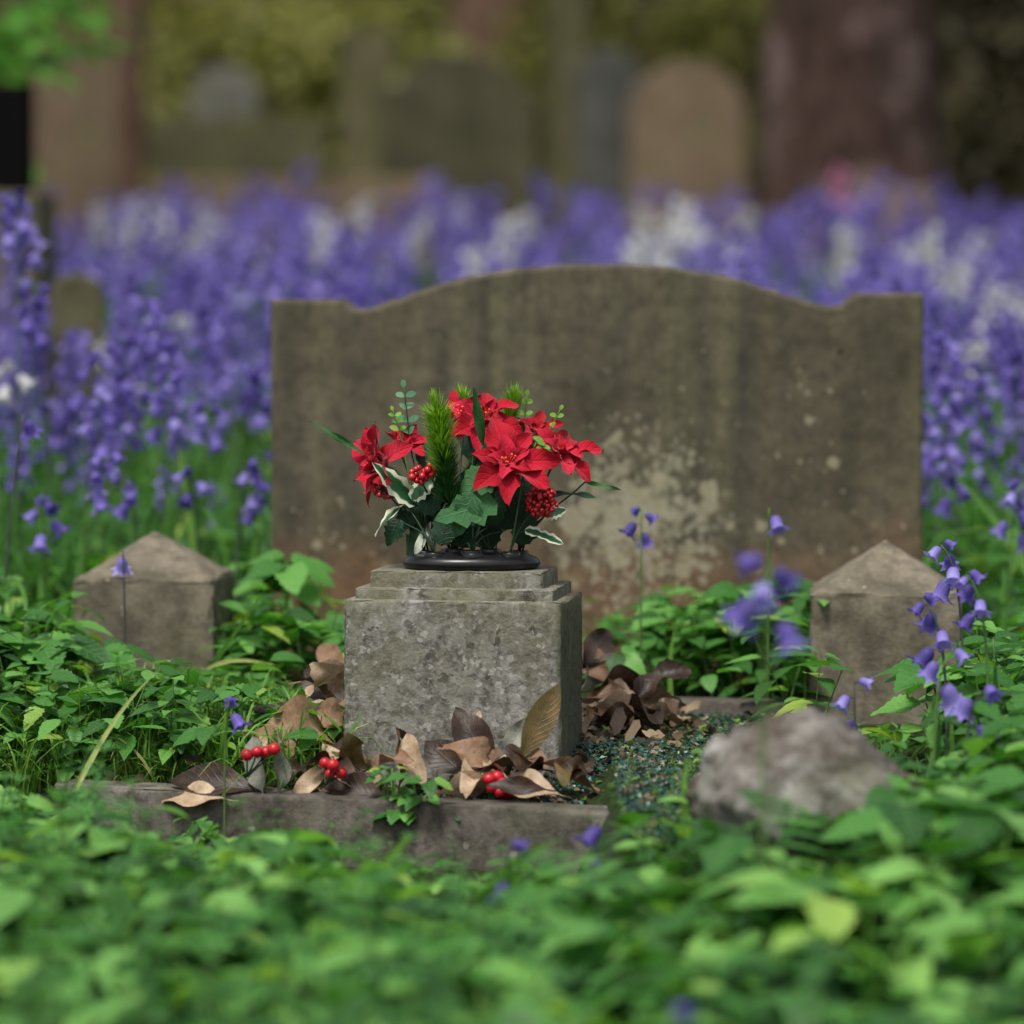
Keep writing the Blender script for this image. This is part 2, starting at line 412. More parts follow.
def soil():
    k=NT('soil'); v=k.coord(); a=k.noise(v,3,5); b=k.noise(v,60,5,.7)
    c=k.ramp(b,[(.3,(.012,.010,.006)),(.6,(.035,.028,.016)),(.8,(.07,.055,.03))])
    c=k.mix(k.ramp(a,[(.35,.3),(.6,.8)]),c,k.ramp(k.noise(v,45,4),[(.3,(.012,.03,.008)),(.7,(.035,.075,.015))]))
    return k.pbr(c,.95,k.bump(b,1,.02),.15)
M['soil']=soil()
def bark():
    k=NT('bark'); v=k.coord((1,1,.35)); vo=k.vor(v,9); n=k.noise(v,14,6,.7,.6)
    c=k.ramp(n,[(.3,(.025,.015,.011)),(.5,(.075,.042,.033)),(.75,(.19,.12,.10))])
    pat=k.noise(k.coord(),4.2,3); c=k.mix(k.ramp(pat,[(.50,0),(.62,.75)]),c,(.24,.17,.155))
    c=k.mix(k.ramp(k.noise(k.coord((1,1,1.5)),5.5,3),[(.52,0),(.66,.8)]),c,(.035,.025,.020))
    return k.pbr(c,.9,k.bump(k.math('ADD',n,vo.outputs['Distance']),1,.03),.2)
M['bark']=bark()
M['bark_red']=simple('reddish_bark',(.14,.08,.055),.9,.5,12,bump=.8,bd=.02)
M['shade_canopy']=foliage('shade_canopy_leaves',(.02,.05,.012),(.04,.09,.02),(.08,.14,.03),vein=0)
M['hedge']=foliage('undergrowth_leaves',(.085,.078,.028),(.15,.135,.045),(.25,.225,.07),vein=0,trans=.15)
M['bush_olive']=foliage('olive_bush_leaves',(.18,.17,.045),(.26,.25,.06),(.36,.35,.09),vein=0,trans=.25)
M['yew']=foliage('evergreen_leaves',(.10,.085,.045),(.15,.125,.065),(.21,.18,.09),vein=0,trans=.05)
M['bright']=foliage('young_leaves',(.05,.17,.02),(.09,.28,.03),(.16,.38,.05),vein=.1,trans=.5)
M['backing']=simple('dense_shade_twigs',(.07,.055,.03),.95,.5,8,bump=.5,bd=.05)

def petal():
    k=NT('red_felt_petal'); uv=k.sep(k.coord(kind='UV')); rib=k.math('ABSOLUTE',k.math('SUBTRACT',uv[1],.5))
    n=k.noise(k.coord(),520,3)
    g=k.n('ShaderNodeNewGeometry'); oi=k.n('ShaderNodeObjectInfo')
    c=k.ramp(oi.outputs['Random'],[(0,(.30,.002,.010)),(.55,(.44,.005,.022)),(1,(.56,.012,.048))])
    c=k.mix(k.ramp(rib,[(0,.30),(.06,0)]),c,(.72,.04,.07))
    w=k.n('ShaderNodeTexWave',wave_type='BANDS',bands_direction='X'); w.inputs['Scale'].default_value=2.0
    sh=k.n('ShaderNodeCombineXYZ'); k.l(k.math('ADD',uv[0],k.math('MULTIPLY',rib,-.6)),sh.inputs[0]); k.l(sh.outputs[0],w.inputs['Vector'])
    vs=k.ramp(w.outputs['Fac'],[(.8,0),(1,1)])
    c=k.mix(k.mix(1.0,vs,(.25,.25,.25),'MULTIPLY'),c,(.40,.004,.012)); c=k.mix(k.ramp(k.noise(k.coord(),70,4,.6),[(.35,.55),(.65,0)]),c,(.30,.003,.010)); c=k.mix(k.ramp(k.noise(k.coord(),45,3,.6),[(.55,0),(.8,.4)]),c,(.66,.05,.09))
    h=k.math('ADD',k.math('MULTIPLY',n,.3),k.math('ADD',k.math('MULTIPLY',vs,-.6),k.ramp(rib,[(0,0),(.08,1)])))
    return k.pbr(c,.8,k.bump(h,.6,.0014),.12,.06,None,.12)
M['petal']=petal()
M['stamen']=simple('stamens',(.70,.16,.05),.5,.4,300,bump=0)
M['stamen_red']=simple('red_stamens',(.75,.06,.05),.5,.3,300,bump=0)
M['berry']=simple('red_berry',(.42,.006,.012),.22,.25,90,spec=.55,bump=0)
M['berry2']=simple('dull_red_berry',(.40,.008,.016),.35,.3,90,spec=.4,bump=0)
M['holly']=foliage('green_plastic_leaf',(.022,.105,.028),(.036,.140,.038),(.06,.19,.055),rough=.38,trans=.12,vein=.5)
M['holly_dark']=foliage('dark_plastic_leaf',(.006,.032,.014),(.010,.045,.018),(.018,.06,.028),rough=.35,trans=.08,vein=.3)
def varieg():
    k=NT('variegated_leaf'); uv=k.sep(k.coord(kind='UV')); rib=k.math('ABSOLUTE',k.math('SUBTRACT',uv[1],.5))
    e=k.math('ADD',rib,k.math('MULTIPLY',k.noise(k.coord(),160,3),.22))
    c=k.mix(k.ramp(e,[(.37,0),(.41,1)]),(.018,.085,.032),(.60,.62,.45))
    return k.pbr(c,.4,None,.35,.1)
M['varieg']=varieg()
M['pale_blade']=simple('pale_green_leaf',(.45,.5,.4),.4,.2,100,bump=0)
M['euca']=foliage('eucalyptus',(.07,.19,.10),(.12,.28,.14),(.24,.42,.24),trans=.2,vein=.1)
M['yeg']=foliage('lime_sprig',(.13,.30,.03),(.2,.4,.05),(.3,.5,.1),trans=.3,vein=.1)
M['pine']=foliage('pine_needles',(.014,.07,.014),(.026,.11,.018),(.05,.16,.03),vein=0,trans=.1)
M['pine_lime']=foliage('pine_needles_lime',(.13,.32,.015),(.24,.46,.02),(.38,.58,.07),vein=0,trans=.25)
M['wire']=simple('green_wire_stem',(.018,.04,.018),.5,.3,100,bump=0)
M['black_plastic']=simple('black_plastic',(.004,.004,.005),.30,.3,60,spec=.4,bump=.15,col2=(.009,.009,.009))
def deadmat(name,a,b,c,rough=.6):
    k=NT(name); uv=k.sep(k.coord(kind='UV')); rib=k.math('ABSOLUTE',k.math('SUBTRACT',uv[1],.5)); v=k.coord()
    n=k.noise(v,55,5,.65); col=k.ramp(n,[(.3,a),(.5,b),(.75,c)])
    sp=k.noise(v,230,3); col=k.mix(k.ramp(sp,[(.62,0),(.72,.6)]),col,tuple(x*.3 for x in a))
    w=k.n('ShaderNodeTexWave',wave_type='BANDS',bands_direction='X'); w.inputs['Scale'].default_value=3.0
    sh=k.n('ShaderNodeCombineXYZ'); k.l(k.math('ADD',uv[0],k.math('MULTIPLY',rib,-.5)),sh.inputs[0]); k.l(sh.outputs[0],w.inputs['Vector'])
    vs=k.ramp(w.outputs['Fac'],[(.8,0),(1,1)]); rb=k.ramp(rib,[(0,1),(.05,0)])
    vv=k.mix(1.0,vs,rb,'LIGHTEN'); col=k.mix(k.mix(1.0,vv,(.12,.12,.12),'MULTIPLY'),col,c)
    return k.pbr(col,rough,k.bump(k.mix(1.0,k.mix(1.0,vv,(.35,.35,.35),'MULTIPLY'),n,'ADD'),.5,.0012),.35,.12)
M['dead_tan']=deadmat('tan_dead_leaf',(.20,.13,.07),(.38,.27,.17),(.56,.44,.31))
M['dead_dark']=deadmat('dark_dead_leaf',(.010,.006,.004),(.028,.015,.008),(.075,.042,.022),.45)
M['dead_red']=deadmat('russet_dead_leaf',(.11,.055,.030),(.20,.115,.062),(.34,.22,.14))
M['dead_olive']=deadmat('olive_dead_leaf',(.055,.042,.012),(.095,.068,.020),(.17,.10,.035),.4)
M['dead_grey']=deadmat('grey_dead_leaf',(.10,.10,.075),(.18,.19,.15),(.28,.27,.22))
def chipmat():
    k=NT('green_glass_chippings'); g=k.n('ShaderNodeNewGeometry')
    c=k.ramp(g.outputs['Random Per Island'],[(0,(.006,.03,.022)),(.30,(.010,.055,.042)),(.5,(.022,.11,.085)),(.62,(.02,.05,.02)),(.76,(.05,.038,.02)),(.90,(.12,.14,.03)),(.97,(.18,.15,.10))],'CONSTANT')
    return k.pbr(c,.35,None,.5)
M['chips']=chipmat()
M['litter']=foliage('leaf_litter',(.03,.018,.010),(.11,.065,.035),(.30,.22,.14),rough=.7,trans=.1,vein=.1)
M['twig']=simple('dry_twig',(.16,.11,.07),.8,.4,50)

# ------------------------------------------------------------------ ground
def ykerb(x):
    return np.where(x<.10, 3.385-.33*(x+.16), 3.02+.0*x)
def gz(x,y):
    def ss(a,b,t):
        t=np.clip((t-a)/(b-a),0,1); return t*t*(3-2*t)
    yk=ykerb(x)
    base = -.085 + .052*ss(yk+.0,yk+.045,y) + .030*ss(yk+.06,yk+.30,y) - .085*np.clip(3.15-y,0,2) + .070*np.clip(y-4.75,0,9.0)
    w = .012*np.sin(x*5.1+y*2.3)+.009*np.sin(x*11.3-y*7.7)
    grave = (1-ss(.0,.1,np.abs(x)-.45))*(1-ss(0,.15,np.abs(y-3.85)-.6))
    far = .03*np.sin(x*.6+1)*np.sin(y*.45)*ss(5,8,y)
    return base + w*(1-grave) + far - .0*y
def ground():
    def axis(pts): return np.array(sorted(set(np.round(pts,4))))
    xs=axis(np.concatenate([np.linspace(-160,-10,16),np.linspace(-9,-2,15),np.linspace(-1.9,1.9,96),np.linspace(2,9,15),np.linspace(10,160,16)]))
    ys=axis(np.concatenate([np.linspace(-60,0,10),np.linspace(.2,2.4,10),np.linspace(2.45,5,86),np.linspace(5.1,16,56),np.linspace(17,30,14),np.linspace(35,260,16)]))
    X,Y=np.meshgrid(xs,ys,indexing='ij'); Z=gz(X,Y)
    V=np.stack([X,Y,Z],-1).reshape(-1,3); ny=len(ys)
    I,J=np.meshgrid(np.arange(len(xs)-1),np.arange(ny-1),indexing='ij'); a=(I*ny+J).reshape(-1)
    F=np.stack([a,a+ny,a+ny+1,a+1],-1).tolist()
    mb=MB(); mb.add(V,F); o=mb.build('ground',M['soil']); tag(o,kind='structure')
ground()

# ------------------------------------------------------------------ headstone
def px_outline(pts, Y):
    return [(P(x,y,Y).x, P(x,y,Y).z) for x,y in pts]
YH=4.37
def smooth_top():
    # left shoulder -> scooped ogee -> arch -> right shoulder (photo pixels)
    ks=[(338,300),(343,301),(347,304),(352,308),(359,310),(369,309),(384,305),(403,299),(426,291),(460,281),(495,273.5),(530,268.5),(565,266),(605,265.2),(645,266.3),(680,269.3),(715,275),(745,282.5),(770,290.5),(795,299),(815,305),(828,307.3),(838,307),(845,303),(850,298),(855,295)]
    out=[]
    for i in range(len(ks)-1):
        p0=ks[max(0,i-1)];p1=ks[i];p2=ks[i+1];p3=ks[min(len(ks)-1,i+2)]
        for q in range(3):
            t=q/3
            out.append(tuple(.5*((2*p1[j])+(-p0[j]+p2[j])*t+(2*p0[j]-5*p1[j]+4*p2[j]-p3[j])*t*t+(-p0[j]+3*p1[j]-3*p2[j]+p3[j])*t**3) for j in (0,1)))
    out.append(ks[-1]); return out
pts=[(272.5,301),(300,300.4)]+smooth_top()+[(880,294.3),(924,293.6)]
ol=px_outline(pts,YH); hx=P(600,640,YH).x
th=math.radians(-4.5)
hs=thing('headstone',(hx,YH,0),'wide arched brown headstone with pale lichen, standing behind the flower block','headstone')
hs.rotation_euler=(math.radians(-.6),0,th)
def onplane(px,py):
    k=(px-512)/math.hypot(FPX,0)*1.0
    for _ in range(4):
        l=(k*YHc(px)-hx)/math.cos(th) if False else (P(px,py,YH).x-hx)/math.cos(th)
        for _ in range(6):
            Yl=YH+l*math.sin(th); l=(P(px,py,Yl).x-hx)/math.cos(th)
    return (l,P(px,py,Yl).z)
ol=[onplane(x-3.0*(925-x)/650,y-2) for x,y in pts]
xl,xr=ol[0][0],ol[-1][0]
ol_full=[(xr,-.12)]+ol[::-1]+[(xl,-.12)]
r=random.Random(3)
prism(ol_full,0,.075,.006,chips=.0022,seed=4).build('slab',M['headstone'],hs,smooth=False)
# small drilled hole near the right shoulder
hm=MB(); hp=P(838,352,YH); sphere(hm,(hp.x-hx+.002,.0008,hp.z),.0036,10,7,(1,.35,1)); hm.build('fixing_hole',M['black_stone'],hs)

# ------------------------------------------------------------------ memorial block (front left corner at px 343, front right at 562)
BR=math.radians(-9.5)
BW=.219/math.cos(BR); bl=P(343,640,3.518); br_=P(562,640,3.482)
bc=Vector(((bl.x+br_.x)/2, (bl.y+br_.y)/2, 0))
dirb=Vector((math.sin(-BR)*1.0, math.cos(BR),0)); dirb=Vector((math.sin(-BR),math.cos(BR),0))
BD=.145
bctr=bc+dirb*(BD/2)
blk=thing('memorial_block',(bctr.x,bctr.y,0),'square grey lichened stone block with stepped top, holding the flower bowl','memorial block')
blk.rotation_euler=(0,0,BR)
w=BW/2; d=BD/2
zb=P(450,601,3.5).z
b1=worn_box(-w,w,-d,d,-.05,zb,.0035,.012,.00035,1); b1.build('base',M['block'],blk)
i1=.010; zm=zb+.0115
worn_box(-w+i1,w-i1,-d+i1,d-i1,zb-.01,zm,.0022,.012,.0003,2).build('lower_step',M['block'],blk)
i2=.0225; zt=zm+.0165
worn_box(-w+i2,w-i2,-d+i2,d-i2,zm-.01,zt,.0025,.012,.0003,3).build('upper_step',M['block'],blk)

# ------------------------------------------------------------------ posts
def post(px0,px1,pye,pya,Y,rot,label,dark=None):
    a=P(px0,pye,Y); b=P(px1,pye,Y); W=(b.x-a.x)/math.cos(rot); cx=(a.x+b.x)/2
    ze=a.z; ctr=Vector((cx+math.sin(-rot)*W/2, Y+math.cos(rot)*W/2,0)); za=P(0,pya,ctr.y).z
    t=thing('corner_post',(ctr.x,ctr.y,0),label,'corner post','pyramid topped corner posts of the grave'); t.rotation_euler=(0,0,rot)
    h=W/2
    worn_box(-h,h,-h,h,-.1,ze,.005,.02,.0006,int(px0)).build('shaft',M['post'],t)
    # pyramid cap with rounded hips
    mb=MB(); n=12; V=[];F=[]; r=random.Random(int(px0))
    for i in range(n+1):
        for j in range(n+1):
            x=-1+2*i/n; y=-1+2*j/n; k=1-max(abs(x),abs(y)); pn=(abs(x)**7+abs(y)**7)**(1/7)
            k=.75*k+.25*max(0,1-pn)
            V.append((x*(h+.0006),y*(h+.0006),ze-.0045+(za-ze)*k**.96+r.gauss(0,.0007)))
    for i in range(n):
        for j in range(n): a0=i*(n+1)+j; F.append((a0,a0+n+1,a0+n+2,a0+1))
    mb.add(V,F); mb.build('pyramid_cap',M['post'],t,smooth=True)
    return t
post(73,214,578,527,4.00,math.radians(-3.5),'tan pyramid-topped stone post left of the headstone')
post(811,961,593,536,3.86,math.radians(-5.5),'tan pyramid-topped stone post right, before the headstone')

# ------------------------------------------------------------------ kerbs and rock
def kerb(ax,ay,bx,by,wd,zt0,zt1,zb_,label,seed):
    a=Vector((ax,ay,0)); b=Vector((bx,by,0)); L=(b-a).length; an=math.atan2(by-ay,bx-ax)
    c=(a+b)/2; t=worn_box(-L/2,L/2,0,wd,zb_,0,.005,.03,.0004,seed).build('grave_kerb',M['kerb'])
    t.location=(c.x,c.y,(zt0+zt1)/2); t.rotation_euler=(0,-math.atan2(zt1-zt0,L),an)
    return tag(t,label,'kerb')
a=P(52,784,3.475); b=P(612,813,3.292)
kerb(a.x,a.y,b.x,b.y,.05,a.z,b.z,-.14,'long grey stone kerb in front of the flower block and dead leaves',5)
a=P(590,699,3.88); b=P(812,704,3.85)
kerb(a.x,a.y,b.x,b.y,.05,a.z,b.z,-.1,'low brown kerb behind the green chippings, left of the right post',6)
a=P(958,716,3.86); b=P(1120,722,3.83)
kerb(a.x,a.y,b.x,b.y,.05,a.z,b.z,-.1,'short kerb running right from the right post under leaves',8)
def rock():
    c=P(818,800,2.95); c.z=gz(c.x,c.y); o_=MB(); V=[];F=[]; nu,nv=72,46; r=random.Random(5)
    from mathutils import noise as mn
    for i in range(nv+1):
        th=PI*i/nv
        for j in range(nu):
            ph=2*PI*j/nu; d=Vector((math.sin(th)*math.cos(ph),math.sin(th)*math.sin(ph),math.cos(th)))
            # faceted block: several cutting planes
            m=1.0
            for nrm,dist in ((Vector((.15,-.1,1)),.95),(Vector((-.8,-.3,.75)),.58),(Vector((.75,-.35,.75)),.66),(Vector((-.25,-1,.35)),.62),(Vector((.5,-.7,1)),.70),(Vector((-.35,-.2,1)),.80),(Vector((-1,0,.1)),.86),(Vector((1,.1,-.1)),.95),(Vector((.1,1,.1)),.75),(Vector((.35,-.8,.8)),.84)):
                q=d.dot(nrm.normalized())
                if q>0: m=min(m,dist/q)
            m*=1+.15*mn.noise(d*1.9+Vector((3,1,0)))+.16*abs(mn.noise(d*5))+.06*mn.noise(d*12)+.03*mn.noise(d*25)
            V.append((d.x*m*.100,d.y*m*.075,d.z*m*.074*(1.0-.25*d.x)))
    for i in range(nv):
        for j in range(nu): j2=(j+1)%nu; F.append((i*nu+j,(i+1)*nu+j,(i+1)*nu+j2,i*nu+j2))
    o_.add(V,F); o=o_.build('rock',M['rock']); o.location=(c.x,c.y,P(820,790,2.92).z); o.scale=(1.03,.93,.86); o.rotation_euler=(0,.16,.25)
    tag(o,'rough pale grey broken rock in the leaves, in front of the right post','rock')
    # chunk beside it
    o2=bpy.data.objects.new('rock',o.data); COL.objects.link(o2); c2=P(738,810,3.0)
    o2.location=(c2.x,c2.y+.03,P(738,800,3.0).z); o2.scale=(.42,.5,.55); o2.rotation_euler=(.3,.2,2.2)
    tag(o2,'small grey rock tucked against the left side of the large rough rock','rock')
rock()

# ------------------------------------------------------------------ green glass chippings (stuff)
def chips():
    mb=MB(); protos=[]
    for s in range(5):
        r=random.Random(s); p=MB(); V=[]
        for k in range(8):
            x=(-1 if k&1 else 1);y=(-1 if k&2 else 1);z=(-1 if k&4 else 1)
            V.append((x*r.uniform(.4,1),y*r.uniform(.3,1),z*r.uniform(.25,.7)))
        p.add(V,[(0,1,3,2),(4,6,7,5),(0,2,6,4),(1,5,7,3),(0,4,5,1),(2,3,7,6)]); protos.append(p)
    for p in protos:
        n=4200; x=rng.uniform(-.10,.30,n); y=rng.uniform(3.03,3.95,n); kk=(y>ykerb(x)+.06)&((x>.03)|(rng.random(n)<.25)); x=x[kk]; y=y[kk]; n=len(x)
        s=rng.uniform(.0012,.0034,n); A=euler_T(rng.uniform(0,6.28,n),rng.uniform(-.6,.6,n),rng.uniform(-.6,.6,n),s,x,y,gz(x,y)+.006+rng.uniform(0,.006,n))
        mb.scatter(p,A)
    tag(mb.build('glass_chippings',M['chips'],smooth=False),'green glass grave chippings mixed with litter inside the kerb','chippings',kind='stuff')
def euler_T(yaw,pitch,roll,s,x,y,z):
    cy,sy,cp,sp,cr,sr=np.cos(yaw),np.sin(yaw),np.cos(pitch),np.sin(pitch),np.cos(roll),np.sin(roll)
    n=len(x); T=np.zeros((n,3,4))
    R=np.empty((n,3,3))
    R[:,0,0]=cy*cp;R[:,0,1]=cy*sp*sr-sy*cr;R[:,0,2]=cy*sp*cr+sy*sr
    R[:,1,0]=sy*cp;R[:,1,1]=sy*sp*sr+cy*cr;R[:,1,2]=sy*sp*cr-cy*sr
    R[:,2,0]=-sp;R[:,2,1]=cp*sr;R[:,2,2]=cp*cr
    s=np.asarray(s)
    if s.ndim==1: T[:,:,:3]=R*s[:,None,None]
    else: T[:,:,:3]=R*s[:,None,:]
    T[:,0,3]=x;T[:,1,3]=y;T[:,2,3]=z
    return T
chips()

# ------------------------------------------------------------------ plant prototypes (unit metres)
def trifoliate(seed, h=.12, L=.045, toothed=True):
    r=random.Random(seed); mb=MB(); top=Vector((r.uniform(-.03,.03),r.uniform(-.03,.03),h))
    tube(mb,bez((0,0,0),(0,0,h*.4),top*.8,top,4),.0011,.0007,4,1,False)
    a0=r.uniform(0,6.28); out=Vector((math.cos(a0),math.sin(a0),0))
    for k in (-1,0,1):
        an=a0+k*1.25; d=Vector((math.cos(an),math.sin(an),r.uniform(-.35,.15)))
        l=leaf(L*(1.1 if k==0 else .92)*r.uniform(.85,1.1),L*.68,across=3,peak=.38,tooth=.12 if toothed else 0,nteeth=6,nseg=7,fold=r.uniform(.1,.3),curl=r.uniform(.05,.4),blunt=.8,seed=seed+k)
        mb.merge(l,0,frame(d,(r.uniform(-.3,.3),r.uniform(-.3,.3),1),top+d*L*.12*(1.5 if k==0 else .6)))
    return mb
def mercury(seed,h=.14,pairs=4,L=.05):
    r=random.Random(seed); mb=MB(); top=Vector((r.uniform(-.03,.03),r.uniform(-.03,.03),h)); cv=bez((0,0,0),(0,0,h*.4),top*.7,top,8)
    tube(mb,cv,.0014,.0008,4,1,False); a=r.uniform(0,6.28)
    for k in range(pairs):
        t=.35+.65*k/(pairs-1); p=cv[min(8,int(t*8))]; a+=1.57+r.uniform(-.25,.25); s=(.75+.5*math.sin(t*2.4))*(.7 if k==pairs-1 else 1)
        for q in (0,PI):
            d=Vector((math.cos(a+q),math.sin(a+q),r.uniform(-.1,.45)))
            l=leaf(L*s*r.uniform(.8,1.1),L*s*.42,across=3,peak=.42,tooth=.07,nteeth=6,fold=r.uniform(.1,.35),curl=r.uniform(.1,.5),seed=seed+k)
            mb.merge(l,0,frame(d,(0,0,1),p+d*.004))
    return mb
def cleavers(seed,h=.14):
    r=random.Random(seed); mb=MB(); top=Vector((r.uniform(-.05,.05),r.uniform(-.05,.05),h)); cv=bez((0,0,0),(0,0,h*.4),top*.7,top,8)
    tube(mb,cv,.0012,.0008,4,1,False)
    for k in range(1,7):
        p=cv[min(8,k+2)] if k<6 else cv[8]; n=7; a0=r.uniform(0,1); s=1.15-.09*k
        for q in range(n):
            an=a0+q*2*PI/n; d=Vector((math.cos(an),math.sin(an),.35 if k<6 else .9))
            mb.merge(leaf(.022*s,.0048*s,nseg=3,across=3,peak=.6,curl=.2),0,frame(d,(0,0,1),p))
    return mb
def grass_tuft(seed,h=.12,n=9,w=.0035,spread=.5):
    r=random.Random(seed); mb=MB()
    for k in range(n):
        a=r.uniform(0,6.28); hh=h*r.uniform(.5,1.15); lean=r.uniform(.05,spread)
        base=Vector((r.uniform(-.012,.012),r.uniform(-.012,.012),0)); d=Vector((math.cos(a),math.sin(a),0))
        tip=base+d*hh*lean*1.4+Vector((0,0,hh*(1-lean*.45))); cv=bez(base,base+Vector((0,0,hh*.5)),base+d*hh*lean*.5+Vector((0,0,hh*.95)),tip,6)
        V=[];F=[];UV=[]; sd=Vector((-d.y,d.x,0)); sd=(sd+d*r.uniform(-.6,.6)).normalized()
        for i,p in enumerate(cv):
            t=i/6; ww=w*.5*(1-t**2.2)+.0002
            V+= [tuple(p-sd*ww),tuple(p+d*ww*.3),tuple(p+sd*ww)]; UV+=[(t,0),(t,.5),(t,1)]
        for i in range(6):
            for j in (0,1): q=i*3+j; F.append((q,q+3,q+4,q+1))
        mb.add(V,F,UV)
    return mb
def ovate(seed):  # single rounded leaf on a petiole
    r=random.Random(seed); mb=MB(); h=.07; top=Vector((r.uniform(-.02,.02),r.uniform(-.02,.02),h)); tube(mb,bez((0,0,0),(0,0,h*.4),top*.8,top,3),.001,.0006,4,1,False)
    a=r.uniform(0,6.28); d=Vector((math.cos(a),math.sin(a),r.uniform(-.3,.3)))
    mb.merge(leaf(.04,.028,nseg=8,across=3,peak=.42,fold=.25,curl=.3,blunt=.7),0,frame(d,(r.uniform(-.4,.4),r.uniform(-.4,.4),1),top)); return mb

TRI=[trifoliate(s,.12,.046) for s in range(6)]
def frond(seed,L=.15):
    r=random.Random(seed); mb=MB(); a=r.uniform(0,6.28); d=Vector((math.cos(a),math.sin(a),0)); cv=bez((0,0,0),(0,0,L*.5),d*L*.25+Vector((0,0,L*.9)),d*L*.75+Vector((0,0,L*.85)),12)
    tube(mb,cv,.0012,.0005,4,1,False); pin=leaf(1,.30,across=3,peak=.35,tooth=.55,nteeth=5,fold=.15,curl=.15)
    for k in range(3,13):
        t=(cv[min(12,k+1)]-cv[k-1]).normalized(); sd=t.cross(Vector((0,0,1))).normalized(); ln=L*.34*math.sin(PI*(k-1.5)/11.5)+.006
        for q in (-1,1): mb.merge(pin,0,frame(sd*q+t*.5+Vector((0,0,-.15)),(0,0,1),cv[k],ln))
    return mb
FRN=[frond(900+s_) for s_ in range(5)]
TRIL=[trifoliate(s+50,.13,.052) for s in range(6)]
MERL=[mercury(s+500,.15,4,.056) for s in range(5)]
MER=[mercury(20+s) for s in range(6)]
CLE=[cleavers(40+s) for s in range(4)]
GRA=[grass_tuft(60+s,.12,7,.0042,.95) for s in range(6)]
STR=[grass_tuft(80+s,.24,6,.010,.55) for s in range(5)]
OVA=[ovate(100+s) for s in range(5)]

def interp(px,tab):
    return np.interp(px,[t[0] for t in tab],[t[1] for t in tab])
def proj(x,y,z):
    cp,sp=math.cos(PITCH),math.sin(PITCH); zz=z-CAMZ
    dep=y*cp-zz*sp; up=y*sp+zz*cp
    return 512+FPX*x/dep, 512-FPX*up/dep
def z_at(px,py,Y):
    cp,sp=math.cos(PITCH),math.sin(PITCH); v=512-py
    return CAMZ+(-FPX*sp+v*cp)*Y/(FPX*cp+v*sp)
# how high (photo rows) the greenery stands at each column, per depth layer
LIM_FG=[(-300,790),(0,795),(60,800),(150,850),(300,850),(400,882),(560,880),(620,855),(655,812),(690,785),(725,805),(760,818),(850,808),(900,775),(950,740),(1024,715),(1400,700)]
def keep_clear(x,y):
    """True where nothing may grow (stone footprints)"""
    k=np.zeros(len(x),bool)
    k|=(np.abs(x-bctr.x)<.125)&(np.abs(y-bctr.y)<.125)
    px,_=proj(x,y,0*x)
    k|=(x>-.36)&(x<.40)&(y>YH-.045)&(y<YH+.1)&(np.abs(x-hx)<.42)
    k|=(np.abs(x+.42)<.10)&(np.abs(y-4.08)<.10)
    k|=(np.abs(x-.415)<.10)&(np.abs(y-3.94)<.10)
    k|=(np.abs(x-.245)<.09)&(np.abs(y-2.94)<.07)
    k|=(x>-.50)&(x<.11)&(np.abs(y-ykerb(x)-.025)<.035)   # front kerb
    return k

def scatter_layer(mb, protos, n, xr, yr, hfun, clear=None, s0=(.75,1.2), minh=.035, natural=.12):
    x=rng.uniform(*xr,n); y=rng.uniform(*yr,n)
    # widen with distance
    g=gz(x,y); px,_=proj(x,y,g+.05); lim=hfun(px,x,y)-g
    ok=~keep_clear(x,y)&(lim>minh)
    if clear is not None: ok&=~clear(px,x,y)
    x,y,g,lim=x[ok],y[ok],g[ok],lim[ok]; n=len(x)
    s=rng.uniform(s0[0],s0[1],n); s=np.minimum(s,lim/natural*rng.uniform(.75,1.08,n))
    pid=rng.integers(0,len(protos),n)
    for i,p in enumerate(protos):
        q=pid==i; m=q.sum()
        mb.scatter(p,euler_T(rng.uniform(0,6.28,m),rng.uniform(-.3,.3,m),rng.uniform(-.3,.3,m),s[q],x[q],y[q],g[q]-.004))

# --- foreground leafy cover
fg=MB()
fgclear=lambda px,x,y:(y>np.where(x<.12,ykerb(x)-.01,np.where(x<.3,3.1,3.3)))
def hf(px,x,y):
    bumpy=22*np.sin(px*.031+y*9)+16*np.sin(px*.083+y*4)
    stray=np.where(rng.random(len(px))<.10,-38*rng.random(len(px)),8)
    return z_at(px,interp(px,LIM_FG)+bumpy+stray,y)
scatter_layer(fg,TRIL,1500,(-.85,.85),(1.7,3.44),hf,fgclear,natural=.145,s0=(.7,1.25))
scatter_layer(fg,OVA,1500,(-.85,.85),(1.7,3.44),hf,fgclear,natural=.075,s0=(.9,1.8),minh=.015)
scatter_layer(fg,MERL,700,(-.85,.85),(1.5,3.44),hf,fgclear,natural=.16)
scatter_layer(fg,OVA,260,(.09,.24),(2.9,3.32),lambda px,x,y:z_at(px,835+0*px,y),lambda px,x,y:(y<ykerb(x)-.1)&(x<.1),natural=.075,s0=(.3,.8),minh=.01)
scatter_layer(fg,CLE,30,(.10,.2),(3.0,3.3),lambda px,x,y:z_at(px,770+0*px,y),None,natural=.15,s0=(.3,.8),minh=.01)
scatter_layer(fg,TRI,900,(-.85,.85),(1.7,3.44),hf,fgclear,natural=.13,s0=(.6,1.15))
tag(fg.build('foreground_ground_cover',[M['leaf_fg'],M['stem']]),'blurred mass of green leaves in front of the kerb','ground cover',kind='stuff')
gc=MB()
scatter_layer(gc,FRN,130,(-.85,.15),(1.8,3.2),lambda px,x,y:hf(px,x,y)+.012,fgclear,natural=.15,s0=(.7,1.3))
scatter_layer(gc,FRN,40,(.15,.85),(1.8,3.0),hf,fgclear,natural=.15,s0=(.7,1.2))
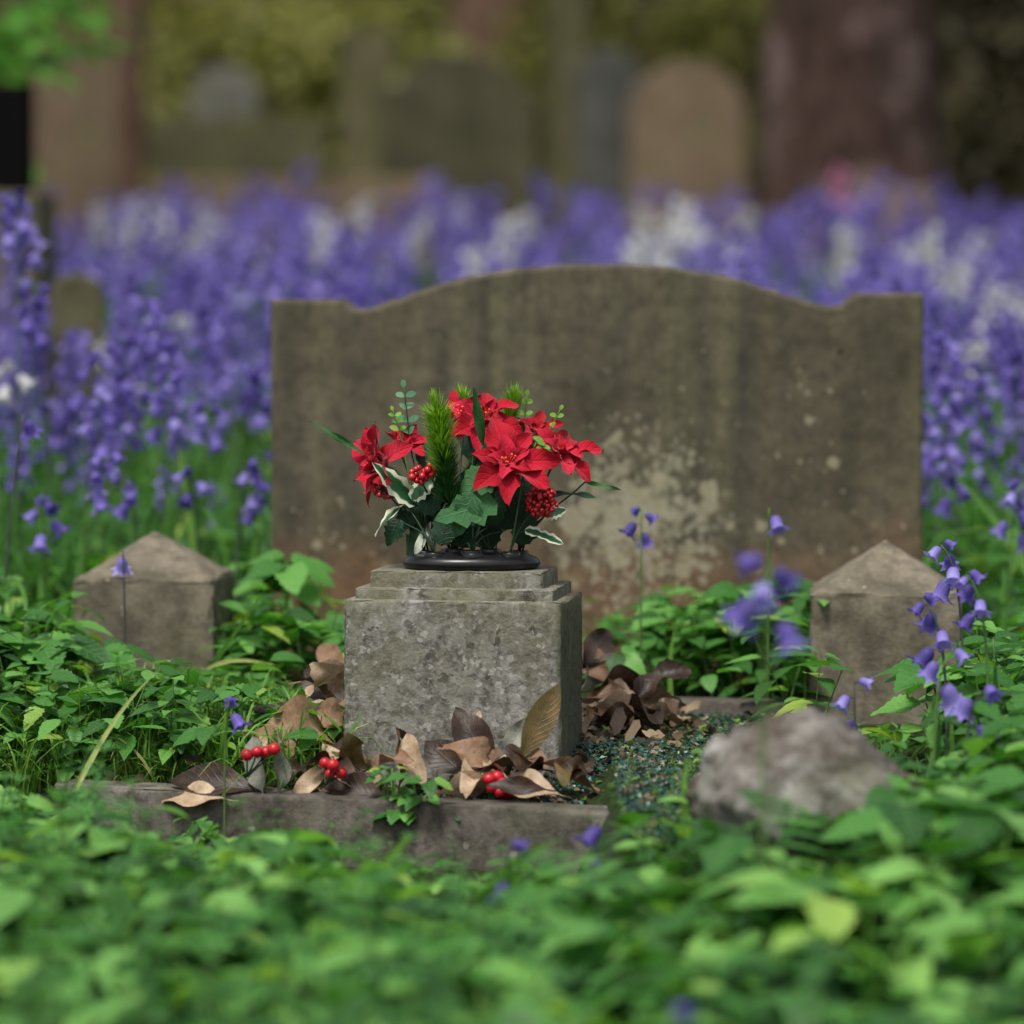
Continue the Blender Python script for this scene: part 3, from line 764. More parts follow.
scatter_layer(gc,CLE,420,(-.85,.0),(1.8,3.3),lambda px,x,y:hf(px,x,y)+.02,fgclear,natural=.14,s0=(.9,1.7))
tag(gc.build('cleavers',[M['goose'],M['stem']]),'feathery whorled cleavers in the left foreground','ground cover',kind='stuff')

# --- middle layer around the posts and inside the kerb
def mid_h(px,x,y):
    lim=interp(px,[(-300,560),(0,575),(62,585),(72,650),(232,660),(240,585),(300,575),(338,600),(345,690),(590,700),(602,650),(640,640),(665,600),(700,580),(760,572),(806,590),(815,720),(955,722),(968,640),(990,600),(1024,565),(1400,550)])
    # only plants nearer than a post must stay below its visible face
    z=z_at(px,lim,y)
    return np.where((y>4.2),np.maximum(z,.10),z)
bed=lambda px,x,y:((x>-.34)&(x<.30)&(y<3.93)&(y>3.0))|(y<ykerb(x)+.06)
bedside=lambda px,x,y:((x>-.18)&(x<.30)&(y<3.93)&(y>3.0))|(y<ykerb(x)+.06)
md=MB(); gr0=MB()
scatter_layer(md,MER,900,(-1.1,1.1),(3.42,4.32),mid_h,bed,natural=.15,s0=(.6,1.1))
scatter_layer(md,TRI,900,(-1.1,1.1),(3.36,4.32),mid_h,bed,natural=.135,s0=(.5,1.0))
scatter_layer(md,OVA,1100,(-1.1,1.1),(3.36,4.32),mid_h,bedside,natural=.075,s0=(.5,1.0),minh=.02)
scatter_layer(md,TRI,300,(.42,1.1),(3.0,3.8),lambda px,x,y:z_at(px,interp(px,[(700,900),(890,760),(940,700),(1024,650),(1200,620)]),y),None,natural=.135)
edge=lambda px,x,y:(y<ykerb(x)+.045)|(y>ykerb(x)+.22)
scatter_layer(gr0,GRA,1100,(-.62,-.17),(3.40,3.8),lambda px,x,y:z_at(px,735+0*px,y),edge,natural=.12,s0=(.3,.7),minh=.01)
scatter_layer(md,OVA,260,(-.62,-.15),(3.40,3.8),lambda px,x,y:z_at(px,735+0*px,y),edge,natural=.075,s0=(.4,.8),minh=.01)
scatter_layer(md,TRI,260,(-.9,-.2),(3.45,3.9),lambda px,x,y:z_at(px,interp(px,[(0,640),(60,650),(80,665),(230,670),(330,700)]),y),lambda px,x,y:y<ykerb(x)+.08,natural=.135,s0=(.4,.9),minh=.02)
tag(md.build('leafy_ground_cover',[M['leaf_herb'],M['stem']]),'leafy green herbs growing round the posts and headstone foot','ground cover',kind='stuff')
gr=gr0
low=lambda px,x,y:z_at(px,interp(px,[(-300,600),(60,620),(72,655),(234,660),(330,690),(345,730),(600,760),(800,735),(960,730),(1024,640)]),y)
scatter_layer(gr,GRA,1700,(-1.1,-.17),(3.40,4.2),low,lambda px,x,y:(y<ykerb(x)+.055),natural=.12,s0=(.35,.9),minh=.015)
scatter_layer(gr,GRA,500,(.3,1.1),(3.3,4.3),low,bed,natural=.12,s0=(.4,1.0),minh=.015)
scatter_layer(gr,GRA,130,(-.05,.3),(3.42,3.9),low,None,natural=.12,s0=(.12,.4),minh=.01)
scatter_layer(gr,CLE,160,(-1.0,-.2),(3.42,4.1),low,None,natural=.15,s0=(.3,.7),minh=.02)
scatter_layer(gr,OVA,160,(.05,.3),(3.1,3.9),lambda px,x,y:.045+0*x,lambda px,x,y:y<ykerb(x)+.06,natural=.075,s0=(.15,.35),minh=.005)
scatter_layer(gr,CLE,90,(.05,.3),(3.2,3.85),lambda px,x,y:z_at(px,interp(px,[(570,770),(640,740),(760,720)]),y),None,natural=.15,s0=(.2,.45),minh=.01)
tag(gr.build('grass',[M['grass'],M['stem']]),'short bright grass round the left post and kerbs','grass',kind='stuff')
fgG=MB()
scatter_layer(fgG,GRA,420,(-.7,.8),(2.0,3.25),lambda px,x,y:z_at(px,interp(px,LIM_FG)-30*rng.random(len(px)),y),fgclear,natural=.15,s0=(.8,1.5))
tag(fgG.build('foreground_grass',[M['grass']]),'soft blurred grass blades in front of the kerb','grass',kind='stuff')

# --- behind the headstone: strap leaves, grass, herbs under the bluebells
bk=MB()
def backscatter(mb,protos,n,y0,y1,s0,zlim=.3,wid=.27,extra=.8,power=1.0):
    y=y0+(y1-y0)*rng.random(n)**power; x=rng.uniform(-1,1,n)*(wid*.5*y+extra); g=gz(x,y)
    ok=~keep_clear(x,y); x,y,g=x[ok],y[ok],g[ok]; n=len(x); s=rng.uniform(*s0,n); pid=rng.integers(0,len(protos),n)
    for i,p in enumerate(protos):
        q=pid==i; m=q.sum(); mb.scatter(p,euler_T(rng.uniform(0,6.28,m),rng.uniform(-.25,.25,m),rng.uniform(-.25,.25,m),s[q],x[q],y[q],g[q]-.004))
backscatter(bk,STR,2600,4.5,13.5,(.5,.95),power=1.25)
tag(bk.build('bluebell_foliage',[M['strap'],M['stem']]),'narrow strap leaves beneath the bluebell drift','leaves',kind='stuff')
bh=MB()
backscatter(bh,MER,1100,4.5,9,(.6,1.15),power=1.4)
backscatter(bh,TRI,900,4.5,9,(.6,1.1),power=1.4)
backscatter(bh,GRA,900,4.45,9,(.9,1.9),power=1.4)
tag(bh.build('drift_undergrowth',[M['leaf_herb'],M['stem']]),'green herbs and grass growing behind the headstone','ground cover',kind='stuff')

lit=MB(); LL=[leaf(.022,.010,nseg=5,across=3,peak=.5,fold=.4,curl=c_,wave=1,seed=i) for i,c_ in enumerate((.3,.7,-.4,.9))]
def litter(n,xr,yr,cond,s0=(.5,1.3)):
    x=rng.uniform(*xr,n); y=rng.uniform(*yr,n); k=cond(x,y)&~((np.abs(x-bctr.x)<.115)&(np.abs(y-bctr.y)<.08)); x,y=x[k],y[k]; m=len(x); pid=rng.integers(0,4,m)
    for i,p in enumerate(LL):
        q=pid==i; j=q.sum(); lit.scatter(p,euler_T(rng.uniform(0,6.28,j),rng.uniform(-.5,.5,j),rng.uniform(-.8,.8,j),rng.uniform(*s0,j),x[q],y[q],gz(x[q],y[q])+.006+rng.uniform(0,.012,j)))
litter(900,(-.42,.08),(3.3,3.75),lambda x,y:(y>ykerb(x)+.05)&(rng.random(len(x))<np.clip((x+.45)*4,0,1)))
litter(420,(.03,.32),(3.05,3.95),lambda x,y:y>ykerb(x)+.06,(.2,.9))
litter(150,(.06,.2),(3.6,3.85),lambda x,y:y>0,(.8,1.8))
tag(lit.build('leaf_litter',[M['litter']]),'small brown leaf litter lying along the kerb and block','leaf litter',kind='stuff')
# --- individual leafy plants one can point at
def big_plant(px,py,Y,kind,label,seed,s=1.0):
    top=P(px,py,Y); g=float(gz(np.array([top.x]),np.array([Y]))[0]); h=top.z-g
    t=thing('leafy_plant',(top.x,Y,g),label,'plant','leafy plants around the grave'); r=random.Random(seed)
    n={'tri':9,'mer':5}[kind]; st=MB()
    for k in range(n):
        a=r.uniform(0,6.28); rr=r.uniform(.0,.055)*s; hh=h*r.uniform(.55,1.0) if k else h
        tip=Vector((math.cos(a)*rr*1.4,math.sin(a)*rr,hh)); cv=bez((math.cos(a)*rr*.3,math.sin(a)*rr*.3,0),(0,0,hh*.4),tip*.75,tip,8); tube(st,cv,.0016,.0009,5)
        if kind=='tri':
            for q in (-1,0,1):
                an=a+q*1.2; d=Vector((math.cos(an),math.sin(an)*.9,r.uniform(-.3,.1)))
                l=leaf(.052*s*(1 if q else 1.15),.036*s,across=5,peak=.4,tooth=.10,nteeth=8,fold=.2,curl=r.uniform(.1,.35),blunt=.8,seed=k,wave=.3)
                m=MB(); m.merge(l,0,frame(d,(r.uniform(-.2,.2),-.35,1),tip+d*.006)); m.build('leaf',M['leaf_herb'],t)
        else:
            for j in range(4):
                pt=cv[3+j if j<3 else 8]; a2=a+j*1.57
                for q in (0,PI):
                    d=Vector((math.cos(a2+q),math.sin(a2+q),r.uniform(-.1,.4)))
                    l=leaf(.048*s*r.uniform(.8,1.1),.021*s,across=5,peak=.42,tooth=.06,nteeth=8,fold=.2,curl=r.uniform(.15,.5),seed=k)
                    m=MB(); m.merge(l,0,frame(d,(0,-.2,1),pt+d*.004)); m.build('leaf',M['leaf_herb'],t)
    st.build('stalks',M['stem'],t)
big_plant(735,590,4.12,'tri','broad leafy plant before the headstone, left of the right post',1,1.25)
big_plant(690,585,4.15,'mer','bushy leafy plant left of the broad one before the headstone',2)
big_plant(785,585,4.1,'tri','leafy plant touching the left side of the right post',3,1.1)
big_plant(285,560,4.12,'tri','star-leaved plant between the left post and headstone',4,1.1)
big_plant(255,600,4.05,'mer','leafy plant against the right side of the left post',5)
big_plant(945,665,3.5,'tri','leafy plant overlapping the lower right of the right post',6,1.0)
big_plant(1000,640,3.55,'mer','tall leafy plant at the right edge beside the right post',7,1.1)
big_plant(30,625,3.8,'tri','leafy plant at the left edge beside the left post',8,1.1)
big_plant(970,790,2.9,'tri','large blurred leafy plant at lower right right of the rock',9,1.5)
big_plant(425,775,3.37,'tri','small fresh green leaves sprouting among the dead leaves at the kerb',10,.42)
big_plant(395,770,3.375,'tri','tiny green seedling left of the sprouting leaves at the kerb',11,.25)

# --- a few single blades
def blade(pts,w,label,mat='grass',name='grass_blade',grp='long grass blades'):
    w3=[P(*p) for p in pts]; cv=bez(*w3,10); base=cv[0]; V=[];F=[];UV=[]
    for i,p in enumerate(cv):
        t=i/10; tt=(cv[min(i+1,10)]-cv[max(i-1,0)]).normalized(); sd=tt.cross(Vector((0,-1,.3))).normalized(); ww=w*.5*(1-t**2.5)+.0002
        q=p-base; V+=[tuple(q-sd*ww),tuple(q+Vector((0,.3*ww,0))),tuple(q+sd*ww)]; UV+=[(t,0),(t,.5),(t,1)]
    for i in range(10):
        for j in (0,1): q=i*3+j; F.append((q,q+3,q+4,q+1))
    mb=MB(); mb.add(V,F,UV); o=mb.build(name,M[mat]); o.location=base; tag(o,label,'grass blade',grp); return o
blade([(200,690,3.92),(215,660,3.9),(240,625,3.88),(266,588,3.86)],.005,'pale straight grass blade leaning right beside the left post')
blade([(205,672,3.85),(225,655,3.85),(250,660,3.84),(276,665,3.84)],.005,'arching grass blade bent over right of the left post')
blade([(195,560,4.5),(190,520,4.5),(182,480,4.5),(178,440,4.5)],.008,'long yellow-green blade upright behind the left post')
blade([(0,592,4.0),(20,560,4.0),(35,600,3.9),(20,660,3.9)],.006,'curved grass blade at the left edge')
blade([(1060,640,4.3),(1030,560,4.4),(990,510,4.5),(950,470,4.6)],.012,'broad dark blade slanting at right edge beside the headstone')
blade([(672,725,3.9),(670,700,3.9),(668,650,3.9),(675,628,3.9)],.006,'pale upright blade rising at the rear kerb below the headstone')
blade([(60,820,3.3),(90,760,3.35),(120,700,3.4),(160,670,3.4)],.005,'thin grass blade curving over the left end of the front kerb')
blade([(480,905,2.95),(500,870,2.95),(530,850,2.95),(560,838,2.95)],.009,'blurred pale blade before the middle of the front kerb')
blade([(375,880,2.95),(385,865,2.95),(400,845,2.95),(412,832,2.95)],.008,'blurred short blade before the front kerb, left of centre')
blade([(690,850,3.1),(684,810,3.1),(680,780,3.1),(690,755,3.1)],.006,'blurred upright blade just left of the small rock')

# ------------------------------------------------------------------ dead leaves
def dead(px,py,Y,L,yaw,pitch,roll,mat,label,W=.42,curl=.3,fold=.35,wave=.5,seed=0,peak=.5):
    L*=1.22; p=P(px,py,Y); p.z=max(p.z,float(gz(np.array([p.x]),np.array([Y]))[0])+.007); mb=leaf(L,L*W,nseg=14,across=5,peak=peak,fold=fold,curl=curl,wave=wave,seed=seed,blunt=.85)
    s=MB(); s.merge(mb,0); tube(s,[(-.012,0,.001),(-.004,0,0),(.002,0,0)],.0007,.0009,5)
    o=s.build('dead_leaf',M[mat]); o.location=p
    d=Vector((math.cos(yaw)*math.cos(pitch),math.sin(yaw)*math.cos(pitch),math.sin(pitch)))
    n0=Vector((-math.cos(yaw)*math.sin(pitch),-math.sin(yaw)*math.sin(pitch),math.cos(pitch)))
    n=Matrix.Rotation(roll,3,d)@n0
    o.rotation_euler=frame(d,n).to_euler()
    tag(o,label,'dead leaf','fallen dead leaves round the block'); return o
D=math.radians
# (base px, base py, depth, length, yaw, pitch, roll)
dead(522,758,3.44,.068,D(15),D(62),D(75),'dead_olive','upright olive-brown leaf standing against the block front, right side',.36,.06,.15,.1,1)
dead(512,790,3.42,.035,D(20),D(50),D(60),'dead_red','small orange-brown leaf at the foot of the upright olive leaf',.42,.1,seed=2)
dead(492,770,3.44,.062,D(150),D(55),D(-60),'dead_dark','dark brown folded leaf left of the upright olive leaf',.5,.1,seed=3)
dead(482,765,3.47,.055,D(120),D(60),D(-70),'dead_tan','pale tan leaf leaning on the block front behind the dark leaf',.5,.15,seed=4)
dead(465,775,3.43,.05,D(150),D(35),D(-60),'dead_dark','rounded dark leaf lying left of the folded dark leaf',.55,.2,seed=5)
dead(432,797,3.39,.065,D(10),D(18),D(-50),'dead_tan','cream curled leaf on the kerb left of the rightmost red berries',.42,.25,seed=6)
dead(500,760,3.46,.045,D(40),D(48),D(60),'dead_grey','grey-green leaf between the dark and olive leaves',.35,.1,seed=7)
dead(535,762,3.42,.075,D(-22),D(-8),D(-35),'dead_red','light brown leaf curling off the kerb end right of the berries',.42,.3,seed=8)
dead(560,795,3.38,.06,D(170),D(16),D(-40),'dead_tan','tan leaf beneath the light brown leaf at the kerb end',.45,.2,seed=9)
dead(548,790,3.36,.05,D(190),D(10),D(-60),'dead_dark','narrow dark leaf on the kerb right of the red berries',.3,.2,seed=10)
dead(425,785,3.42,.055,D(130),D(50),D(-70),'dead_tan','pinkish tan leaf standing behind the green seedling',.4,.2,seed=11)
dead(398,790,3.43,.06,D(75),D(58),D(80),'dead_olive','olive leaf standing left of the seedling against the block',.4,.2,seed=12)
dead(412,775,3.45,.045,D(100),D(58),D(80),'dead_dark','dark leaf upright behind the seedling',.5,.2,seed=13)
dead(385,798,3.4,.055,D(170),D(15),D(-50),'dead_dark','dark leaf lying on the kerb below the middle red berries',.5,.2,seed=14)
dead(360,792,3.41,.06,D(140),D(42),D(-50),'dead_tan','tan narrow leaf right of the middle red berries',.3,.15,seed=15)
dead(255,790,3.42,.08,D(168),D(12),D(-50),'dead_dark','large glossy dark brown leaf left of the leftmost berries',.38,.25,.4,.2,16)
dead(228,800,3.41,.06,D(165),D(6),D(-30),'dead_tan','pale leaf beneath the large glossy dark leaf',.45,.2,seed=17)
dead(262,790,3.41,.05,D(118),D(58),D(-70),'dead_grey','grey-green leaf behind the leftmost berries, left one',.5,.1,seed=18)
dead(276,800,3.415,.058,D(80),D(62),D(80),'dead_grey','grey-green leaf behind the leftmost berries, right one',.42,.1,seed=19)
dead(290,802,3.41,.05,D(40),D(38),D(50),'dead_tan','pale pointed leaf right of the grey-green pair',.32,.2,seed=20)
dead(335,745,3.52,.085,D(172),D(14),D(-45),'dead_red','crumpled reddish leaf left of the block',.6,.25,.5,1.6,21,.45)
dead(345,730,3.55,.05,D(165),D(34),D(-60),'dead_red','small crumpled reddish leaf above the large reddish leaf',.6,.5,.5,1.6,22)
dead(345,705,3.66,.065,D(140),D(32),D(-60),'dead_dark','dark leaf tucked behind the left side of the block',.5,.2,seed=23)
dead(300,682,3.70,.060,D(10),D(12),D(-50),'dead_tan','cream leaf touching the left side of the block, topmost',.5,.2,seed=24)
dead(345,672,3.75,.045,D(140),D(35),D(-60),'dead_red','brown leaf behind the topmost cream leaf left of the block',.5,.2,seed=25)
dead(340,715,3.6,.04,D(180),D(10),D(-50),'dead_tan','small pale leaf between the block and the reddish leaf',.5,.2,seed=26)
dead(310,775,3.46,.05,D(20),D(14),D(-30),'dead_tan','flat pale leaf right of the leftmost berries on the ground',.5,.2,seed=27)
for i,(a_,b_,c_,l_,y_,p_,r_,m_,t_) in enumerate([
 (582,668,3.78,.055,35,45,60,'dead_dark','upright dark leaf at the top of the heap right of the block'),
 (590,690,3.76,.065,15,12,-50,'dead_dark','dark leaf pointing right in the heap right of the block'),
 (584,685,3.77,.06,60,30,60,'dead_grey','greyish leaf at the back of the heap right of the block'),
 (588,705,3.72,.07,-15,-4,-40,'dead_tan','pale brown leaf in the middle of the heap right of the block'),
 (592,722,3.68,.055,-5,8,-60,'dead_dark','dark curled leaf low in the heap right of the block'),
 (600,715,3.70,.07,-35,-12,-50,'dead_red','light brown leaf hanging out of the heap toward the chippings'),
 (610,738,3.64,.045,20,6,-20,'dead_dark','small dark leaf at the foot of the heap right of the block'),
 (620,700,3.74,.055,10,14,-40,'dead_tan','tan leaf at the right side of the heap right of the block'),
 (606,682,3.78,.05,150,50,-60,'dead_red','brown leaf standing behind the heap right of the block'),
 (640,712,3.8,.045,-10,4,-30,'dead_tan','pale leaf lying against the rear kerb'),
 (630,770,3.5,.035,30,5,0,'dead_red','small brown leaf lying on the green chippings')]):
    dead(a_,b_,c_,l_,D(y_),D(p_),D(r_),m_,t_,.5,.3,seed=40+i,wave=1)

for i in range(19):
    px_=rng.uniform(170,600); y_=float(ykerb(np.array([(px_-512)/3500*3.42]))[0])+rng.uniform(.055,.10)
    py_=315+(.45+.0)*3500/y_-6
    if 343<px_<575: y_=min(y_,3.44)
    L_=rng.uniform(.03,.058); o=dead(px_,py_,y_,L_,rng.uniform(0,6.28),rng.uniform(-.05,.75),rng.uniform(-1.1,1.1),['dead_tan','dead_dark','dead_red','dead_dark','dead_olive'][i%5],'small curled brown leaf in the litter between the front kerb and the block',.5,rng.uniform(.2,.7),.6,1.4,300+i)
for i in range(10):
    o=dead(rng.uniform(583,640),rng.uniform(690,735),3.72+rng.uniform(-.03,.05),rng.uniform(.04,.06),rng.uniform(0,6.28),rng.uniform(0,.9),rng.uniform(-1.1,1.1),['dead_tan','dead_dark','dead_dark','dead_red'][i%4],'curled leaf in the brown heap right of the block',.5,rng.uniform(.2,.7),.6,1.4,350+i)
for i in range(9):
    o=dead(rng.uniform(285,345),rng.uniform(690,760),3.58+rng.uniform(-.05,.1),rng.uniform(.045,.065),rng.uniform(0,6.28),rng.uniform(0,.9),rng.uniform(-1.1,1.1),['dead_tan','dead_red','dead_dark'][i%3],'curled leaf in the brown litter against the left side of the block',.5,rng.uniform(.2,.7),.6,1.4,380+i)
# twigs and straw bits
for i,(a_,b_,l_) in enumerate([((655,800,3.38),(720,785,3.42),'bent brown twig lying on the green chippings near the kerb end'),((600,775,3.5),(655,760,3.5),'thin twig lying across the chippings beside the block'),((690,770,3.5),(735,735,3.7),'pale straw stalk leaning over the far chippings')]):
    A=P(*a_);B=P(*b_); mb=MB(); q=B-A; tube(mb,bez((0,0,0),q*.3+Vector((0,0,.008)),q*.7+Vector((0,0,-.003)),q,8),.0016,.001,5)
    o=mb.build('twig',M['twig']); o.location=A; tag(o,l_,'twig','twigs on the chippings')

# ------------------------------------------------------------------ red berries on the ground
def berries(pts,Y,label,seed):
    c=P(pts[0][0],pts[0][1]+22,Y); t=thing('berry_sprig',c,label,'berries','red berry sprigs along the kerb'); r=random.Random(seed)
    me=None
    for (x,y,s) in pts:
        p=P(x,y,Y+r.uniform(-.008,.008))-c; mb=MB(); sphere(mb,(0,0,0),.0062*s,14,10,(1,1,.94)); sphere(mb,(0,-.0002,-.0058*s),.0011,6,4)
        o=mb.build('berry',M['berry2'],t); o.location=p; o.rotation_euler=(r.uniform(-.6,.6),r.uniform(-.6,.6),0)
        st=MB(); tube(st,bez(p,p*.6+Vector((0,.004,-.004)),p*.25,(0,0,0),5),.0008,.0011,5); st.build('stalk',M['wire'],t)
berries([(247,755,1),(257,752,.95),(266,752,1),(274,749,1.05)],3.40,'row of four red berries, leftmost along the kerb',1)
berries([(325,763,.95),(333,765,1.05),(330,774,.85),(341,773,1)],3.40,'cluster of red berries, middle one along the kerb',2)
berries([(489,779,1.0),(497,777,1.05),(503,783,1),(492,787,1),(508,793,1.1),(500,792,.9)],3.385,'cluster of red berries, rightmost along the kerb',3)

# ------------------------------------------------------------------ flower holder
hc=P(472,566,3.6); ztop=zt
hold=thing('flower_holder',(hc.x,bctr.y-.006,ztop),'black oval plastic flower holder sitting on the stepped stone block','flower holder')
HX,HY=.0705,.045
mb=MB(); prof=[(0,0),(.90,0),(.965,.0015),(1.0,.005),(.992,.0085),(.95,.0115),(.86,.0142),(.72,.0160),(.5,.0172),(.25,.0178),(0,.018)]
V=[];F=[];n=48
for (rr,z) in prof:
    for j in range(n): a=2*PI*j/n; V.append((rr*HX*math.cos(a),rr*HY*math.sin(a),z))
for i in range(len(prof)-1):
    for j in range(n): j2=(j+1)%n; F.append((i*n+j,i*n+j2,(i+1)*n+j2,(i+1)*n+j))
mb.add(V,F); mb.build('bowl',M['black_plastic'],hold)
holes=[]
for k in range(7):
    a=2*PI*k/7+.25; holes.append((.70*HX*math.cos(a),.70*HY*math.sin(a)))
holes+=[(.018,0),(-.018,.004),(0,-.022)]
for (x,y) in holes:
    zz=.0172 if math.hypot(x/HX,y/HY)<.5 else .0150
    m=MB(); n=20; V=[];F=[]
    pr=[(.0105,-.002),(.0105,.0022),(.0098,.003),(.0085,.003),(.0078,.0022),(.0078,-.0012),(0,-.0012)]
    for (rr,z) in pr:
        for j in range(n): a=2*PI*j/n; V.append((x+rr*math.cos(a),y+rr*math.sin(a),zz+z))
    for i in range(len(pr)-1):
        for j in range(n): j2=(j+1)%n; F.append((i*n+j,(i*n+j2),(i+1)*n+j2,(i+1)*n+j))
    m.add(V,F); m.build('socket',M['black_plastic'],hold)
HL=hold.location.copy()
def hole(i):
    return HL+Vector((holes[i][0],holes[i][1],.016))

GA='artificial flowers and sprigs in the black holder'
def stem_to(t,base,tip,bow=(0,0,0),r=.0014,mat='wire'):
    st=MB(); b=Vector(bow); L=(tip-base)
    tube(st,bez((0,0,0),L*.33+Vector((0,0,.02))+b,L*.7+b,L,8),r,r*.85,6); st.build('stem',M[mat],t)

# petal master meshes
PET=[]
for s in range(5):
    PET.append(leaf(1,.50+.05*(s%3),nseg=10,across=5,peak=.46,fold=.55,curl=[.10,.28,.45,.20,.36][s],wave=1.0,seed=s,blunt=1.0,twist=[0,.25,-.3,.15,-.1][s]).mesh('petal',[M['petal']]))
def poinsettia(px,py,Y,face,R,h,label,n=7,ang0=0,inner=5,squash=1.0,seed=0,lens=None,cup=.35,stam=True):
    c=P(px,py,Y); base=hole(h); t=thing('poinsettia',base,label,'artificial flower',GA); r=random.Random(seed)
    Z=Vector(face).normalized(); U=Vector((0,0,1)); X=U.cross(Z)*-1
    if X.length<.1: X=Vector((1,0,0))
    X=(Vector((1,0,0))-Z*Z.x).normalized() if abs(Z.x)<.9 else (Vector((0,1,0))-Z*Z.y).normalized()
    Yv=Z.cross(X)
    if Yv.z<0: Yv=-Yv
    stem_to(t,base,c-Z*.006,bow=(0,.01,0))
    lc=c-base
    for k in range(n):
        a=ang0+2*PI*k/n+r.uniform(-.13,.13); rad=X*math.cos(a)+Yv*math.sin(a)
        el=cup*r.uniform(.4,1.2); d=rad*math.cos(el)+Z*math.sin(el); nrm=Z*math.cos(el)-rad*math.sin(el)
        L=R*(lens[k] if lens else r.uniform(.85,1.08))
        nr=(nrm+X.cross(Z)*0+Vector((r.uniform(-.25,.25),r.uniform(-.25,.25),r.uniform(-.25,.25)))).normalized()
        inst('petal',PET[r.randrange(5)],t,frame(d,nr,lc+rad*.002,L))
    for k in range(inner):
        a=ang0+.45+2*PI*k/inner+r.uniform(-.15,.15); rad=X*math.cos(a)+Yv*math.sin(a); el=cup+.45+r.uniform(-.1,.15)
        d=rad*math.cos(el)+Z*math.sin(el); nrm=Z*math.cos(el)-rad*math.sin(el)
        inst('petal',PET[r.randrange(5)],t,frame(d,nrm,lc+Z*.0015,R*r.uniform(.48,.62)))
    if stam:
        sm=MB()
        for k in range(9):
            a=r.uniform(0,6.28); rr=r.uniform(.001,.006); hgt=r.uniform(.008,.0155)
            q=(X*math.cos(a)+Yv*math.sin(a)); b0=lc+q*rr*.4+Z*.002; b1=lc+q*rr*1.3+Z*hgt
            tube(sm,[b0,(b0+b1)/2,b1],.0006,.0005,4,0)
            sphere(sm,b1,.0013,6,5,(1,1,1),1 if k%3 else 0)
        sm.build('stamens',[M['stamen'],M['stamen_red']],t)
    return t
poinsettia(509,464,3.54,(.05,-.88,.48),.054,9,'large red poinsettia facing forward, lowest in the centre of the bunch',7,.15,5,seed=1,lens=[1.0,.78,1.05,.72,.9,.88,.95],cup=.25)
poinsettia(485,420,3.585,(-.1,-.80,.62),.047,8,'bright red poinsettia at the top of the bunch above the centre',6,.5,4,seed=2,cup=.3)
poinsettia(463,413,3.60,(-.25,-.9,.25),.028,7,'small red poinsettia at the top beside the tall pine sprig',5,.7,3,seed=3,cup=.4)
poinsettia(384,464,3.59,(-.80,-.52,.28),.050,3,'red poinsettia at the left side of the bunch facing left',8,.1,5,seed=4,cup=.75,stam=False)
poinsettia(557,456,3.585,(.45,-.42,.80),.049,0,'red poinsettia at the right side of the bunch facing right',7,.4,5,seed=5,cup=.45,stam=False)
poinsettia(535,433,3.625,(.2,-.5,.85),.032,1,'small dark red poinsettia tucked between the centre and right flowers',6,.2,4,seed=6,cup=.6,stam=False)
poinsettia(402,447,3.63,(.3,-.5,.8),.032,4,'dark red poinsettia behind the left flower',6,.2,3,seed=8,cup=.8,stam=False)

def berrycluster(px,py,Y,R,n,h,label,mat='berry',seed=0,br=.0036):
    c=P(px,py,Y); base=hole(h); t=thing('berry_cluster',base,label,'artificial berries',GA); stem_to(t,base,c,r=.0011); r=random.Random(seed)
    m=MB(); sphere(m,(0,0,0),1,10,7); me=m.mesh('berry',[M[mat]]); ok=[]
    for k in range(n*8):
        if len(ok)>=n: break
        d=Vector((r.gauss(0,1),r.gauss(0,1),r.gauss(0,1))).normalized()*R*r.uniform(.7,1)
        if all((d-o).length>br*1.5 for o in ok):
            ok.append(d); s=br*r.uniform(.85,1.15); inst('berry',me,t,Matrix.Translation(c-base+d)@Matrix.Diagonal((s,s,s,1)))
berrycluster(419,476,3.545,.0085,15,2,'bright red berry cluster in front of the pine sprig, left half',seed=1)
berrycluster(430,470,3.545,.006,8,2,'small bright berry cluster just right of the left berry cluster',seed=2)
berrycluster(384,488,3.57,.012,30,3,'dark red berry cluster under the left poinsettia',seed=3,br=.0028)
berrycluster(541,502,3.545,.0165,85,6,'large dense red berry cluster under the right flowers',seed=4,br=.0026)

def pine(px0,py0,px1,py1,Y,h,nd,nl,label,mats,lean=.6,seed=0,limefrac=.5):
    a=P(px0,py0,Y); b=P(px1,py1,Y); base=hole(h); t=thing('pine_sprig',base,label,'artificial sprig',GA); stem_to(t,base,a,r=.0012)
    r=random.Random(seed); st=MB(); tube(st,[a-base,(a+b)/2-base,b-base],.0012,.0008,5); st.build('twig',M['wire'],t)
    ax=(b-a).normalized(); u=ax.cross(Vector((0,1,0))).normalized(); v=ax.cross(u); m=MB()
    nb=leaf(1,.07,nseg=3,across=3,peak=.35,fold=.5,curl=.08)
    for k in range(nd):
        tt=r.random(); p=a.lerp(b,tt)-base; an=r.uniform(0,6.28); q=u*math.cos(an)+v*math.sin(an)
        d=(ax*lean*r.uniform(.7,1.5)+q).normalized() if tt<.95 else (ax+q*r.uniform(.1,.6)).normalized()
        lime = (tt+r.uniform(-.15,.15) > 1-limefrac) or (q.x<-.5 and tt>.3 and limefrac>.3)
        m.merge(nb,1 if lime else 0,frame(d,q,p,nl*r.uniform(.75,1.1)))
    m.build('needles',[M[mats[0]],M[mats[1]]],t)
pine(450,505,437,410,3.545,7,1300,.024,'tall bushy pine sprig standing left of centre, lime green at the tip',('pine','pine_lime'),seed=1,limefrac=.50)
pine(464,425,462,400,3.63,8,220,.020,'small lime pine sprig behind the top flowers, left one',('pine_lime','pine_lime'),seed=2,lean=1.2)
